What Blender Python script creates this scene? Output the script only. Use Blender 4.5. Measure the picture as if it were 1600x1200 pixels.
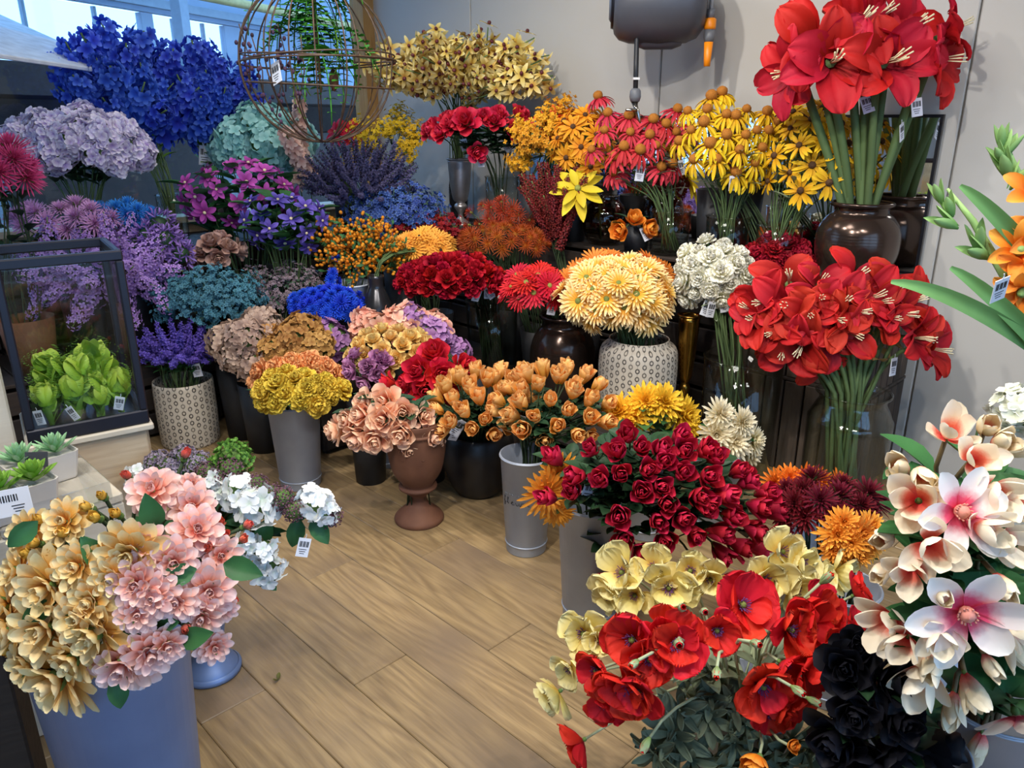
import bpy, math, random
import numpy as np
from mathutils import Vector, Quaternion, Matrix
random.seed(7); rs = np.random.RandomState(7)
PI = math.pi
for o in list(bpy.data.objects): bpy.data.objects.remove(o, do_unlink=True)
SC = bpy.context.scene; COL = SC.collection

# ------------------------------------------------------------------ camera, sky, lights, exposure
CAM_H, PITCH, FPX = 1.45, math.radians(19.0), 1200.0
cd = bpy.data.cameras.new('camera'); cam = bpy.data.objects.new('camera', cd); COL.objects.link(cam)
cam.location = (0, 0, CAM_H); cam.rotation_euler = (PI/2 - PITCH, 0, 0)
cd.sensor_width = 36.0; cd.lens = 36.0*FPX/1600; cd.clip_start = .02
SC.camera = cam
W = bpy.data.worlds.new('sky'); SC.world = W; W.use_nodes = True
wn = W.node_tree.nodes; bg = wn['Background']
bg.inputs[0].default_value = (0.36, 0.62, 1.0, 1); bg.inputs[1].default_value = 3.2
def lamp(name, kind, loc, tgt, power, color, **kw):
    l = bpy.data.lights.new(name, kind); l.energy = power; l.color = color
    for k, v in kw.items(): setattr(l, k, v)
    o = bpy.data.objects.new(name, l); COL.objects.link(o); o.location = loc
    o.rotation_euler = (Vector(tgt)-Vector(loc)).to_track_quat('-Z', 'Y').to_euler(); return o
WARM = (1.0, 0.94, 0.87)
SPOTS = [((-.55, 1.0, 2.86), (1.3, 3.0, .9), 125), ((.9, .9, 2.86), (1.1, 1.9, .5), 70), ((-.6, 2.4, 2.86), (.2, 3.6, .7), 90),
         ((-1.0, .4, 2.86), (-.6, 1.3, .6), 60), ((.1, .5, 2.86), (.1, 2.3, 0), 60)]
for i, (a, b, p) in enumerate(SPOTS):
    lamp('track_spot', 'SPOT', a, b, p, WARM, spot_size=math.radians(105), spot_blend=.7, shadow_soft_size=.045)
CEIL_FILL = [((.0, 2.2, 2.95), 19), ((-.9, .6, 2.95), 20), ((1.1, .4, 2.95), 20), ((-.9, 3.6, 2.95), 12)]  # unseen panels added at the ceiling as soft overhead fill
for a, p in CEIL_FILL:
    lamp('ceiling_fill_lamp', 'AREA', (a[0], a[1], 2.93), (a[0], a[1], 0), p, (1, .95, .89), shape='SQUARE', size=.55)
SC.view_settings.view_transform = 'Standard'; SC.view_settings.look = 'None'
SC.view_settings.gamma = 1; SC.view_settings.use_curve_mapping = False
SC.view_settings.exposure = 0.05

# ------------------------------------------------------------------ helpers
cP, sP = math.cos(PITCH), math.sin(PITCH)
def ray(u, v):
    x = (u-800)/FPX; y = (600-v)/FPX
    return Vector((x, cP+y*sP, -sP+y*cP))
def at(u, v, t): return Vector((0, 0, CAM_H)) + ray(u, v)*t
def at_z(u, v, z=0.): r = ray(u, v); return at(u, v, (z-CAM_H)/r.z)
S2 = math.sqrt(2)
RW, LW = 4.8, 6.76                      # right wall X+Y=RW ; left glazed wall X-Y=-LW
def nR(p): return (RW-p[0]-p[1])/S2     # distance from right wall
def nL(p): return (p[0]-p[1]+LW)/S2     # distance from left wall
def room(l, r, z=0.):                   # distances from left / right wall -> world
    a = l*S2-LW; b = RW-r*S2
    return Vector(((a+b)/2, (b-a)/2, z))
def tier(p):
    l, r = nL(p), nR(p)
    if l < .62 and r < 3.3: return .80
    if l < 1.16 and .72 < r < 3.0: return .40
    if 1.22 < r < 1.74 and 1.2 < l < 1.92: return .40
    if r < .42 and .62 < l < 3.78: return .85
    if r < 1.2 and 1.2 < l < 3.12: return .20
    return 0.
def lin(c):
    if isinstance(c, str): c = tuple(int(c[i:i+2], 16)/255 for i in (0, 2, 4))
    return tuple((x/12.92 if x <= .04045 else ((x+.055)/1.055)**2.4) for x in c)+(1.,)

# ---- materials
MATS = {}
def _new(name):
    m = bpy.data.materials.new(name); m.use_nodes = True; MATS[name] = m
    return m, m.node_tree.nodes, m.node_tree.links, m.node_tree.nodes['Principled BSDF']
def mat(name, c, rough=.6, metal=0., noise=.12, scale=18., bump=0., c2=None, vary=0., spec=None, coat=0.):
    if name in MATS: return MATS[name]
    m, N, L, P = _new(name)
    P.inputs['Roughness'].default_value = rough; P.inputs['Metallic'].default_value = metal
    if spec is not None: P.inputs['Specular IOR Level'].default_value = spec
    P.inputs['Coat Weight'].default_value = coat
    tc = N.new('ShaderNodeTexCoord'); nz = N.new('ShaderNodeTexNoise'); nz.inputs['Scale'].default_value = scale; nz.inputs['Detail'].default_value = 5
    L.new(tc.outputs['Object'], nz.inputs['Vector'])
    rp = N.new('ShaderNodeValToRGB'); L.new(nz.outputs['Fac'], rp.inputs['Fac'])
    a = lin(c); b = lin(c2) if c2 else tuple(x*(1-noise*2) for x in a[:3])+(1,)
    rp.color_ramp.elements[0].color = b; rp.color_ramp.elements[1].color = a
    rp.color_ramp.elements[0].position = .3; rp.color_ramp.elements[1].position = .65
    out = rp.outputs[0]
    if vary:
        out = _vary(N, L, out, vary)
    L.new(out, P.inputs['Base Color'])
    if bump:
        bp = N.new('ShaderNodeBump'); bp.inputs['Strength'].default_value = bump; bp.inputs['Distance'].default_value = .01
        L.new(nz.outputs['Fac'], bp.inputs['Height']); L.new(bp.outputs[0], P.inputs['Normal'])
    return m
def _vary(N, L, out, vary, hue=0.):
    oi = N.new('ShaderNodeObjectInfo'); mr = N.new('ShaderNodeMapRange'); L.new(oi.outputs['Random'], mr.inputs[0])
    mr.inputs[3].default_value = 1-vary; mr.inputs[4].default_value = 1+vary*.6
    hs = N.new('ShaderNodeHueSaturation'); L.new(out, hs.inputs['Color']); L.new(mr.outputs[0], hs.inputs['Value'])
    if hue:
        m2 = N.new('ShaderNodeMapRange'); w = N.new('ShaderNodeTexWhiteNoise'); w.noise_dimensions = '1D'
        L.new(oi.outputs['Random'], w.inputs['W']); L.new(w.outputs['Value'], m2.inputs[0])
        m2.inputs[3].default_value = .5-hue; m2.inputs[4].default_value = .5+hue; L.new(m2.outputs[0], hs.inputs['Hue'])
    return hs.outputs[0]
def pmat(name, stops, rough=.65, trans=.18, vary=.13, hue=.006, vein=.12):
    """petal / leaf material: colour along the petal ('grad' attribute), fine veins, per-object variation"""
    if name in MATS: return MATS[name]
    m, N, L, P = _new(name)
    at_ = N.new('ShaderNodeAttribute'); at_.attribute_name = 'grad'
    tc = N.new('ShaderNodeTexCoord'); nz = N.new('ShaderNodeTexNoise'); nz.inputs['Scale'].default_value = 26; nz.inputs['Detail'].default_value = 3
    L.new(tc.outputs['Object'], nz.inputs['Vector'])
    ad = N.new('ShaderNodeMath'); ad.operation = 'MULTIPLY_ADD'; L.new(nz.outputs['Fac'], ad.inputs[0]); ad.inputs[1].default_value = vein*2; 
    sb = N.new('ShaderNodeMath'); sb.operation = 'SUBTRACT'; L.new(at_.outputs['Fac'], sb.inputs[0]); sb.inputs[1].default_value = vein
    L.new(sb.outputs[0], ad.inputs[2])
    rp = N.new('ShaderNodeValToRGB'); L.new(ad.outputs[0], rp.inputs['Fac'])
    el = rp.color_ramp.elements
    while len(el) < len(stops): el.new(.5)
    for e, (p, c) in zip(el, stops): e.position = p; e.color = lin(c)
    out = _vary(N, L, rp.outputs[0], vary, hue)
    L.new(out, P.inputs['Base Color']); P.inputs['Roughness'].default_value = rough
    P.inputs['Specular IOR Level'].default_value = .3
    if trans:
        tr = N.new('ShaderNodeBsdfTranslucent'); L.new(out, tr.inputs[0]); mx = N.new('ShaderNodeMixShader'); mx.inputs[0].default_value = trans
        L.new(P.outputs[0], mx.inputs[1]); L.new(tr.outputs[0], mx.inputs[2]); L.new(mx.outputs[0], N['Material Output'].inputs[0])
    return m
def glassmat(name, tint, edge=1., rough=.02):
    m, N, L, P = _new(name); N.remove(P)
    tr = N.new('ShaderNodeBsdfTransparent')
    gl = N.new('ShaderNodeBsdfGlossy'); gl.inputs['Roughness'].default_value = rough
    lw = N.new('ShaderNodeLayerWeight'); lw.inputs[0].default_value = .5
    pw = N.new('ShaderNodeMath'); pw.operation = 'POWER'; L.new(lw.outputs['Facing'], pw.inputs[0]); pw.inputs[1].default_value = 5
    fr = N.new('ShaderNodeMath'); fr.operation = 'MULTIPLY_ADD'; L.new(pw.outputs[0], fr.inputs[0]); fr.inputs[1].default_value = .92; fr.inputs[2].default_value = .04
    p3 = N.new('ShaderNodeMath'); p3.operation = 'POWER'; L.new(lw.outputs['Facing'], p3.inputs[0]); p3.inputs[1].default_value = 4
    tm = N.new('ShaderNodeMix'); tm.data_type = 'RGBA'; L.new(p3.outputs[0], tm.inputs[0]); tm.inputs[6].default_value = tint; tm.inputs[7].default_value = tuple(x*edge for x in tint[:3])+(1,)
    L.new(tm.outputs[2], tr.inputs[0])
    mx = N.new('ShaderNodeMixShader'); L.new(fr.outputs[0], mx.inputs[0]); L.new(tr.outputs[0], mx.inputs[1]); L.new(gl.outputs[0], mx.inputs[2])
    L.new(mx.outputs[0], N['Material Output'].inputs[0]); return m
def woodmat(name, c1, c2, c3, rough=.6, stretch=(1.2, 14, 14), vary=.25, bump=.25, scale=3., ring=0.):
    m, N, L, P = _new(name); P.inputs['Roughness'].default_value = rough
    tc = N.new('ShaderNodeTexCoord'); oi = N.new('ShaderNodeObjectInfo')
    off = N.new('ShaderNodeVectorMath'); off.operation = 'MULTIPLY_ADD'
    cb = N.new('ShaderNodeCombineXYZ'); 
    for i in range(3): L.new(oi.outputs['Random'], cb.inputs[i])
    L.new(cb.outputs[0], off.inputs[0]); off.inputs[1].default_value = (37, 11, 5); L.new(tc.outputs['Object'], off.inputs[2])
    mp = N.new('ShaderNodeMapping'); mp.inputs['Scale'].default_value = stretch; L.new(off.outputs[0], mp.inputs[0])
    n1 = N.new('ShaderNodeTexNoise'); n1.inputs['Scale'].default_value = scale; n1.inputs['Detail'].default_value = 8; n1.inputs['Distortion'].default_value = 1.2
    L.new(mp.outputs[0], n1.inputs['Vector'])
    n2 = N.new('ShaderNodeTexNoise'); n2.inputs['Scale'].default_value = 2.2; n2.inputs['Detail'].default_value = 3; L.new(off.outputs[0], n2.inputs['Vector'])
    fac = n1.outputs['Fac']
    if ring:
        mp2 = N.new('ShaderNodeMapping'); mp2.inputs['Scale'].default_value = (.55, 4.2, 4.2); L.new(off.outputs[0], mp2.inputs[0])
        n3 = N.new('ShaderNodeTexNoise'); n3.inputs['Scale'].default_value = 1.6; n3.inputs['Detail'].default_value = 1.5; L.new(mp2.outputs[0], n3.inputs['Vector'])
        mu = N.new('ShaderNodeMath'); mu.operation = 'MULTIPLY'; L.new(n3.outputs['Fac'], mu.inputs[0]); mu.inputs[1].default_value = 26
        fr = N.new('ShaderNodeMath'); fr.operation = 'PINGPONG'; L.new(mu.outputs[0], fr.inputs[0]); fr.inputs[1].default_value = 1
        mx0 = N.new('ShaderNodeMix'); mx0.inputs[0].default_value = ring; L.new(fac, mx0.inputs[2]); L.new(fr.outputs[0], mx0.inputs[3]); fac = mx0.outputs[0]
    rp = N.new('ShaderNodeValToRGB'); L.new(fac, rp.inputs[0]); rp.color_ramp.elements[0].position = .3; rp.color_ramp.elements[1].position = .7
    rp.color_ramp.elements[0].color = lin(c1); rp.color_ramp.elements[1].color = lin(c2)
    mx = N.new('ShaderNodeMix'); mx.data_type = 'RGBA'; r2 = N.new('ShaderNodeValToRGB'); L.new(n2.outputs['Fac'], r2.inputs[0])
    r2.color_ramp.elements[0].position = .45; r2.color_ramp.elements[1].position = .75
    L.new(r2.outputs[0], mx.inputs[0]); L.new(rp.outputs[0], mx.inputs[6]); mx.inputs[7].default_value = lin(c3)
    L.new(_vary(N, L, mx.outputs[2], vary), P.inputs['Base Color'])
    if bump:
        bp = N.new('ShaderNodeBump'); bp.inputs['Strength'].default_value = bump; bp.inputs['Distance'].default_value = .004
        L.new(n1.outputs['Fac'], bp.inputs['Height']); L.new(bp.outputs[0], P.inputs['Normal'])
    return m

# ---- mesh building
class B:
    def __init__(s): s.v = []; s.f = []; s.g = []; s.m = []; s.n = 0
    def add(s, V, F, g=None, mi=0):
        V = np.asarray(V, float).reshape(-1, 3); k = s.n
        s.v.append(V); s.n += len(V)
        s.g.append(np.full(len(V), .5) if g is None else np.asarray(g, float))
        for f in F: s.f.append(tuple(i+k for i in f)); s.m.append(mi)
        return s
    def mesh(s, name, mats, smooth=True):
        me = bpy.data.meshes.new(name); V = np.concatenate(s.v) if s.v else np.zeros((0, 3))
        me.from_pydata(V.tolist(), [], s.f)
        for x in (mats if isinstance(mats, (list, tuple)) else [mats]): me.materials.append(x)
        a = me.attributes.new('grad', 'FLOAT', 'POINT')
        if s.n: a.data.foreach_set('value', np.concatenate(s.g).astype(np.float32))
        me.polygons.foreach_set('material_index', np.array(s.m, np.int32))
        if smooth: me.polygons.foreach_set('use_smooth', np.ones(len(s.f), bool))
        me.update(); return me
_gc = {}
def gridf(nu, nv):
    k = (nu, nv)
    if k not in _gc: _gc[k] = [(j*nu+i, j*nu+i+1, (j+1)*nu+i+1, (j+1)*nu+i) for j in range(nv-1) for i in range(nu-1)]
    return _gc[k]
def petal(b, L, W, e=.2, curl=0., cup=.25, ruf=0., az=0., r0=0., z0=0., p=1.3, q=.6, base=.25, flare=0., freq=7., nu=4, nv=6, mi=0, tilt=0., g0=0., g1=1.):
    x = np.linspace(0, 1, nv); t = 1-(1-x)**1.35; t[-1] = .995
    w = W/2*np.maximum(np.sin(PI*t**p)**q, base*(1-t)); s = np.linspace(-1, 1, nu)
    th = e+curl*t-flare*np.clip((t-.55)/.45, 0, 1)
    dt = np.diff(t, prepend=0)*L
    y = r0+np.cumsum(np.cos(th)*dt); z = z0+np.cumsum(np.sin(th)*dt)
    ph = rs.rand()*6
    kp = min(max(2*cup, .02), 2.4); off = (1-np.cos(kp*s))[None, :]/kp*w[:, None]+ruf*W*np.outer(t, np.sin(freq*s+ph))+np.outer(w, s)*tilt
    X = w[:, None]*(np.sin(kp*s)/kp)[None, :]; Y = y[:, None]-np.sin(th)[:, None]*off; Z = z[:, None]+np.cos(th)[:, None]*off
    ca, sa = math.cos(az), math.sin(az)
    V = np.stack([X*ca-Y*sa, X*sa+Y*ca, Z], -1).reshape(-1, 3)
    b.add(V, gridf(nu, nv), g0+(g1-g0)*np.repeat(t, nu), mi); return b
def ellipsoid(b, c, r, mi=0, seg=10, rings=6, bump=0., g=.5):
    V = []; 
    for j in range(rings+1):
        a = PI*j/rings
        for i in range(seg):
            k = 1+bump*(rs.rand()-.5); V.append((c[0]+r[0]*k*math.sin(a)*math.cos(2*PI*i/seg), c[1]+r[1]*k*math.sin(a)*math.sin(2*PI*i/seg), c[2]-r[2]*k*math.cos(a)))
    F = [(j*seg+i, j*seg+(i+1) % seg, (j+1)*seg+(i+1) % seg, (j+1)*seg+i) for j in range(rings) for i in range(seg)]
    b.add(V, F, [g]*len(V), mi); return b
def tube(b, pts, r, seg=5, mi=0, cap=True):
    P = [Vector(p) for p in pts]; n = len(P); R = r if isinstance(r, (list, tuple)) else [r]*n
    V = []; up = Vector((.13, .31, .94)); 
    for i in range(n):
        d = (P[min(i+1, n-1)]-P[max(i-1, 0)]); d = d.normalized() if d.length > 1e-9 else Vector((0, 0, 1))
        a = d.cross(up)
        if a.length < .05: a = d.cross(Vector((1, 0, 0)))
        a.normalize(); c = d.cross(a)
        for k in range(seg):
            th = 2*PI*k/seg; V.append(P[i]+(a*math.cos(th)+c*math.sin(th))*R[i])
    F = [(i*seg+k, i*seg+(k+1) % seg, (i+1)*seg+(k+1) % seg, (i+1)*seg+k) for i in range(n-1) for k in range(seg)]
    if cap: F += [tuple(range(seg))[::-1], tuple((n-1)*seg+k for k in range(seg))]
    b.add([tuple(v) for v in V], F, np.repeat(np.linspace(0, 1, n), seg), mi); return b
def lathe(b, prof, seg=32, mi=0, c=(0, 0, 0)):
    n = len(prof); V = [(c[0]+r*math.cos(2*PI*i/seg), c[1]+r*math.sin(2*PI*i/seg), c[2]+z) for r, z in prof for i in range(seg)]
    F = [(j*seg+i, j*seg+(i+1) % seg, (j+1)*seg+(i+1) % seg, (j+1)*seg+i) for j in range(n-1) for i in range(seg)]
    b.add(V, F, None, mi); return b
def box(b, c, d, mi=0):
    x, y, z = d[0]/2, d[1]/2, d[2]/2
    V = [(c[0]+i*x, c[1]+j*y, c[2]+k*z) for i in (-1, 1) for j in (-1, 1) for k in (-1, 1)]
    b.add(V, [(0, 1, 3, 2), (4, 6, 7, 5), (0, 4, 5, 1), (2, 3, 7, 6), (0, 2, 6, 4), (1, 5, 7, 3)], None, mi); return b
_bx = {}
def boxmesh(d, m, bev=.0):
    k = (tuple(round(x, 4) for x in d), m.name)
    if k not in _bx:
        b = B(); x, y, z = [q/2 for q in d]; c = min(.004, min(d)*.2) if bev == 0 else bev
        V = []; F = []
        # chamfered box: 24 verts
        for sx in (-1, 1):
            for sy in (-1, 1):
                for sz in (-1, 1):
                    V += [(sx*x, sy*(y-c), sz*(z-c)), (sx*(x-c), sy*y, sz*(z-c)), (sx*(x-c), sy*(y-c), sz*z)]
        I = lambda sx, sy, sz, a: ((sx > 0)*4+(sy > 0)*2+(sz > 0))*3+a
        for a in range(3):
            for s in (-1, 1):
                q = []
                for (m1, m2) in ((-1, -1), (1, -1), (1, 1), (-1, 1)):
                    sg = [0, 0, 0]; sg[a] = s; sg[(a+1) % 3] = m1; sg[(a+2) % 3] = m2; q.append(I(*sg, a))
                F.append(tuple(q if s > 0 else q[::-1]))
        for a in range(3):
            b1, b2 = (a+1) % 3, (a+2) % 3
            for s1 in (-1, 1):
                for s2 in (-1, 1):
                    q = []
                    for s in (-1, 1):
                        sg = [0, 0, 0]; sg[a] = s; sg[b1] = s1; sg[b2] = s2
                        q.append((I(*sg, b1), I(*sg, b2)))
                    f = (q[0][0], q[1][0], q[1][1], q[0][1]); F.append(f if s1*s2 > 0 else f[::-1])
        for sx in (-1, 1):
            for sy in (-1, 1):
                for sz in (-1, 1):
                    f = tuple(I(sx, sy, sz, a) for a in range(3)); F.append(f if sx*sy*sz > 0 else f[::-1])
        b.add(V, F); _bx[k] = b.mesh('board', m, smooth=False)
    return _bx[k]
# ---- objects
def obj(name, me, parent=None, loc=(0, 0, 0), rot=None, scale=1.):
    o = bpy.data.objects.new(name, me); COL.objects.link(o)
    if parent is not None: o.parent = parent
    o.location = loc
    if rot is not None:
        if isinstance(rot, Quaternion): o.rotation_mode = 'QUATERNION'; o.rotation_quaternion = rot
        else: o.rotation_euler = rot
    o.scale = (scale,)*3 if isinstance(scale, (int, float)) else scale
    return o
def tag(o, label=None, cat=None, group=None, kind=None):
    if label: o['label'] = label
    if cat: o['category'] = cat
    if group: o['group'] = group
    if kind: o['kind'] = kind
    return o
def empty(name, loc, label, cat, group=None, rz=0.):
    o = obj(name, None, None, loc, (0, 0, rz)); o.empty_display_size = .02
    return tag(o, label, cat, group)
def struct(name, me, loc=(0, 0, 0), rot=None): return tag(obj(name, me, None, loc, rot), kind='structure')
def aim(d, spin=0.): return Vector(d).to_track_quat('Z', 'Y') @ Quaternion((0, 0, 1), spin)
def lie(d, up=Vector((0, 0, 1)), roll=0.):      # local +Y along d, +Z as near to up as possible
    y = Vector(d).normalized(); x = y.cross(up)
    if x.length < .05: x = Vector((1, 0, 0))
    x.normalize(); z = x.cross(y)
    return Matrix((x, y, z)).transposed().to_quaternion() @ Quaternion((0, 1, 0), roll)

# ------------------------------------------------------------------ setting materials
M_PLANK = woodmat('oak_floor', '7e6849', 'a38a62', '756350', rough=.45, vary=.13, bump=.06, scale=4.5, ring=.26)
M_WALL = mat('grey_panel_wall', 'b7b5af', .55, noise=.02, scale=2)
M_CEIL = mat('white_ceiling', 'd8d8d4', .8, noise=.02)
M_SEAM = mat('seam_grey', 'b0b0b2', .6)
M_PINE = woodmat('pine_wood', 'a9793f', 'c79a5c', 'b3864c', stretch=(10, 10, 1.0), vary=.05)
M_DARKW = woodmat('dark_crate_wood', '1e1713', '32271f', '16110e', rough=.7, vary=.3)
M_GREYW = woodmat('grey_weathered_wood', '463a31', '63554a', '362d26', rough=.75, vary=.25)
M_PALEW = woodmat('whitewashed_wood', 'c9bfae', 'ddd4c2', 'b5a78f', rough=.7, vary=.12)
M_TANW = woodmat('tan_wood', 'b19a7e', 'c8b394', '9b8467', rough=.65, vary=.12)
M_MIRROR = mat('mirror_silver', 'e8eaec', .015, 1.0, noise=0)
M_BLACK = mat('black_metal', '1a1b22', .35, .2, noise=.05)
M_NAVY = mat('dark_navy_metal', '20222e', .38, .3, noise=.06)
M_GLASS = glassmat('clear_glass', (.97, .985, .98, 1))
M_VASEGL = glassmat('vase_glass', (.94, .965, .945, 1), .35)
M_SMOKE = glassmat('smoky_glass', (.75, .72, .68, 1))
M_WINGL = glassmat('window_glass', (.93, .97, 1, 1))

# ------------------------------------------------------------------ floor: oak boards parallel to the right wall
fb = B(); box(fb, (0, 0, -.03), (16, 16, .04)); 
floor = struct('floor', fb.mesh('floor', mat('floor_base', '4b3a2a', .8), False), (0, 2.5, -.001))
PW, PL = .178, 1.22
pm_ = {}
def plank_mesh(L):
    k = round(L, 2)
    if k not in pm_: pm_[k] = boxmesh((k-.0015, PW-.0015, .012), M_PLANK)
    return pm_[k]
for r in range(-1, 26):
    y0 = r*PW+PW/2+.0
    off = (r*.437) % 1.0*PL
    for k in range(-1, 5):
        l = off+k*PL+PL/2
        p = room(l, y0, 0)
        if l < .3 or l > 5.6: continue
        if (p-Vector((0, 2.3, 0))).length > 3.3: continue
        obj('plank', plank_mesh(PL), floor, (p.x, p.y-2.5, -.005), (0, 0, -PI/4))
# ------------------------------------------------------------------ walls
A45 = -PI/4
wr = B(); box(wr, (0, 0, 1.5), (7.4, .04, 3.0))
wall_right = struct('wall_right', wr.mesh('wall_right', M_SEAM, False), room(3.6, -.045), (0, 0, A45))
PWID = 1.385
for k in range(5):
    l = 1.03-PWID+PWID*(k+.5)
    w0, w1 = max(.0, l-PWID/2), l+PWID/2
    obj('wall_panel', boxmesh((w1-w0-.007, .03, 2.98), M_WALL), wall_right, (((w0+w1)/2-3.6), -.026, 1.5))
def wallbox(name, c, d, m, rz=0.):
    b = B(); box(b, (0, 0, 0), d); return struct(name, b.mesh(name, m, False), c, (0, 0, rz))
wallbox('ceiling', room(3.1, 3.2, 3.03), (6.9, 6.9, .06), M_CEIL, A45)
wallbox('wall_back', room(3.2, 6.6, 1.5), (7.0, .06, 3.0), M_WALL, A45)
wallbox('wall_front', room(6.6, 3.2, .25), (.06, 6.8, .5), M_WALL, A45)
wallbox('trim_7', room(6.6, 3.2, 2.75), (.06, 6.8, .5), M_WALL, A45)
for r_ in (.55, 2.6, 4.6, 6.3): wallbox('trim_8' if r_ < 1 else 'trim_9' if r_ < 3 else 'trim_10' if r_ < 5 else 'trim_11', room(6.6, r_, 1.5), (.08, 1.1 if r_ < 1 else .12, 2.0), M_WALL if r_ < 1 else M_PINE, A45)
wallbox('window_6', room(6.6, 3.7, 1.5), (.008, 5.2, 2.0), M_WINGL, A45)
wallbox('wall_left', room(-.05, 3.2, .43), (.10, 6.5, .86), M_TANW, A45)
wallbox('trim_1', room(-.02, 3.2, .88), (.17, 6.5, .035), M_PALEW, A45)
wallbox('trim_2', room(-.05, 3.2, 2.96), (.10, 6.5, .10), M_PINE, A45)
wallbox('trim_3', room(-.02, .02, 1.5), (.15, .13, 3.0), M_PINE, A45)
for i, r in enumerate((2.68, 5.2)):
    wallbox('trim_%d' % (4+i), room(-.05, r, 1.92), (.11, .10, 2.05), M_PINE, A45)
for i, (a, b_) in enumerate(((.09, 2.63), (2.73, 5.15), (5.25, 6.45))):
    wallbox('window_%d' % (i+1), room(-.05, (a+b_)/2, 1.90), (.008, b_-a, 2.02), M_WINGL, A45)

# ------------------------------------------------------------------ greenhouse hall beyond the glass
M_STEEL = mat('galvanised_beam', '8fa3b4', .5, .3, noise=.05)
M_CLAD = mat('pale_blue_cladding', '9fb6cf', .6, noise=.04, scale=3)
M_YPIPE = mat('yellow_gas_pipe', 'd8c27a', .5)
M_STALL = mat('brown_stall_board', '3a2a24', .7, noise=.2)
M_ROOF = glassmat('polycarbonate_roof', (.84, .93, .98, 1)); 
M_CONC = mat('hall_concrete', '7d848a', .8)
gb = B(); box(gb, (-7.3, 9.5, -.06), (13, 20, .05)); gr = struct('hall_ground', gb.mesh('hall_ground', M_CONC, False))
A20 = math.radians(20.); dH = Vector((math.sin(A20), math.cos(A20), 0)); H0 = Vector((-4.1, 8.7, 0)); nH = Vector((math.cos(A20), -math.sin(A20), 0))
def hall(s, n, z): return H0+dH*s+nH*n+Vector((0, 0, z))
RZH = PI/2-A20
hw = struct('hall_wall', boxmesh((14, .08, 1.9), M_CLAD), hall(2, 0, .95), (0, 0, RZH))
for i in range(24):
    obj('cladding_rib', boxmesh((.03, .03, 1.9), M_CLAD), hw, (-6.7+i*.58, -.055, 0))
# upper band: piers and header around two bright window openings
for nm, s, L in (('hall_pier', -3.6, 4.0), ('hall_pier', .42, .17), ('hall_pier', 5.6, 7.9)):
    struct(nm, boxmesh((L, .08, .62), M_CLAD), hall(s, 0, 2.22), (0, 0, RZH))
struct('hall_header', boxmesh((14, .08, 1.0), M_CLAD), hall(2, 0, 3.04), (0, 0, RZH))
for i, (s0, s1) in enumerate(((-1.58, .33), (.51, 1.65))):
    w_ = struct('window_%d' % (4+i), boxmesh((s1-s0, .012, .6), M_WINGL), hall((s0+s1)/2, 0, 2.22), (0, 0, RZH))
    for k in (-.22, .2): obj('window_bar', boxmesh((.03, .05, .6), M_STEEL), w_, (k*(s1-s0), 0, 0))
wb = struct('hall_rail', boxmesh((13, .06, .09), M_STEEL), hall(2, .15, 2.62), (0, 0, RZH))
yp = B(); tube(yp, [hall(-6, .5, 2.72), hall(8, .5, 2.72)], .05, 10); struct('gas_pipe', yp.mesh('gas_pipe', M_YPIPE))
for s in (-.05, 4.6): struct('hall_column', boxmesh((.12, .12, 3.6), M_STEEL), hall(s, .9, 1.8), (0, 0, RZH))
roof = struct('hall_roof', boxmesh((15, 7.5, .012), M_ROOF), hall(2, 3.2, 3.75), Quaternion((0, 0, 1), RZH) @ Quaternion((1, 0, 0), -.10))
for i in range(9): obj('rafter', boxmesh((.05, 7.5, .09), M_STEEL), roof, (-6+i*1.5, 0, -.06))
for i in range(4): obj('purlin', boxmesh((15, .05, .06), M_STEEL), roof, (0, -3+i*1.9, -.10))
st = empty('market_stall', hall(.6, 1.0, 0), 'dark brown stall with flat canopy beyond the glazed wall', 'stall', rz=RZH)
obj('stall_body', boxmesh((7.6, .7, 1.3), M_STALL), st, (0, 0, .65)); obj('canopy', boxmesh((8.2, 1.2, .22), M_STALL), st, (0, -.1, 1.72)); obj('back_board', boxmesh((7.6, .05, .5), M_STALL), st, (0, .3, 1.45))
for sx in (-3.8, 3.8): obj('post', boxmesh((.07, .07, 1.62), M_STALL), st, (sx, -.5, .81))
wc = empty('white_awning', hall(-4.7, 2.8, 0), 'white sloping awning seen through the glass, far left', 'awning', rz=RZH)
obj('awning_sheet', boxmesh((2.6, 1.5, .02), mat('white_tarp', 'dfe8f2', .6)), wc, (0, 0, 2.0), (.35, .06, 0))
for sx in (-1.2, 1.2): obj('post', boxmesh((.05, .05, 1.95), M_STEEL), wc, (sx, .3, .975))
bt = B(); box(bt, (0, 0, .95), (.02, .34, .25)); tube(bt, [(0, 0, 0), (0, 0, .85)], .02)
s_ = tag(obj('info_board', bt.mesh('info_board', mat('pale_board', 'c9d7e6', .6), False), None, hall(-2.0, 2.9, 0), (0, 0, RZH)), 'small pale information board standing behind the glass', 'sign')

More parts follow.
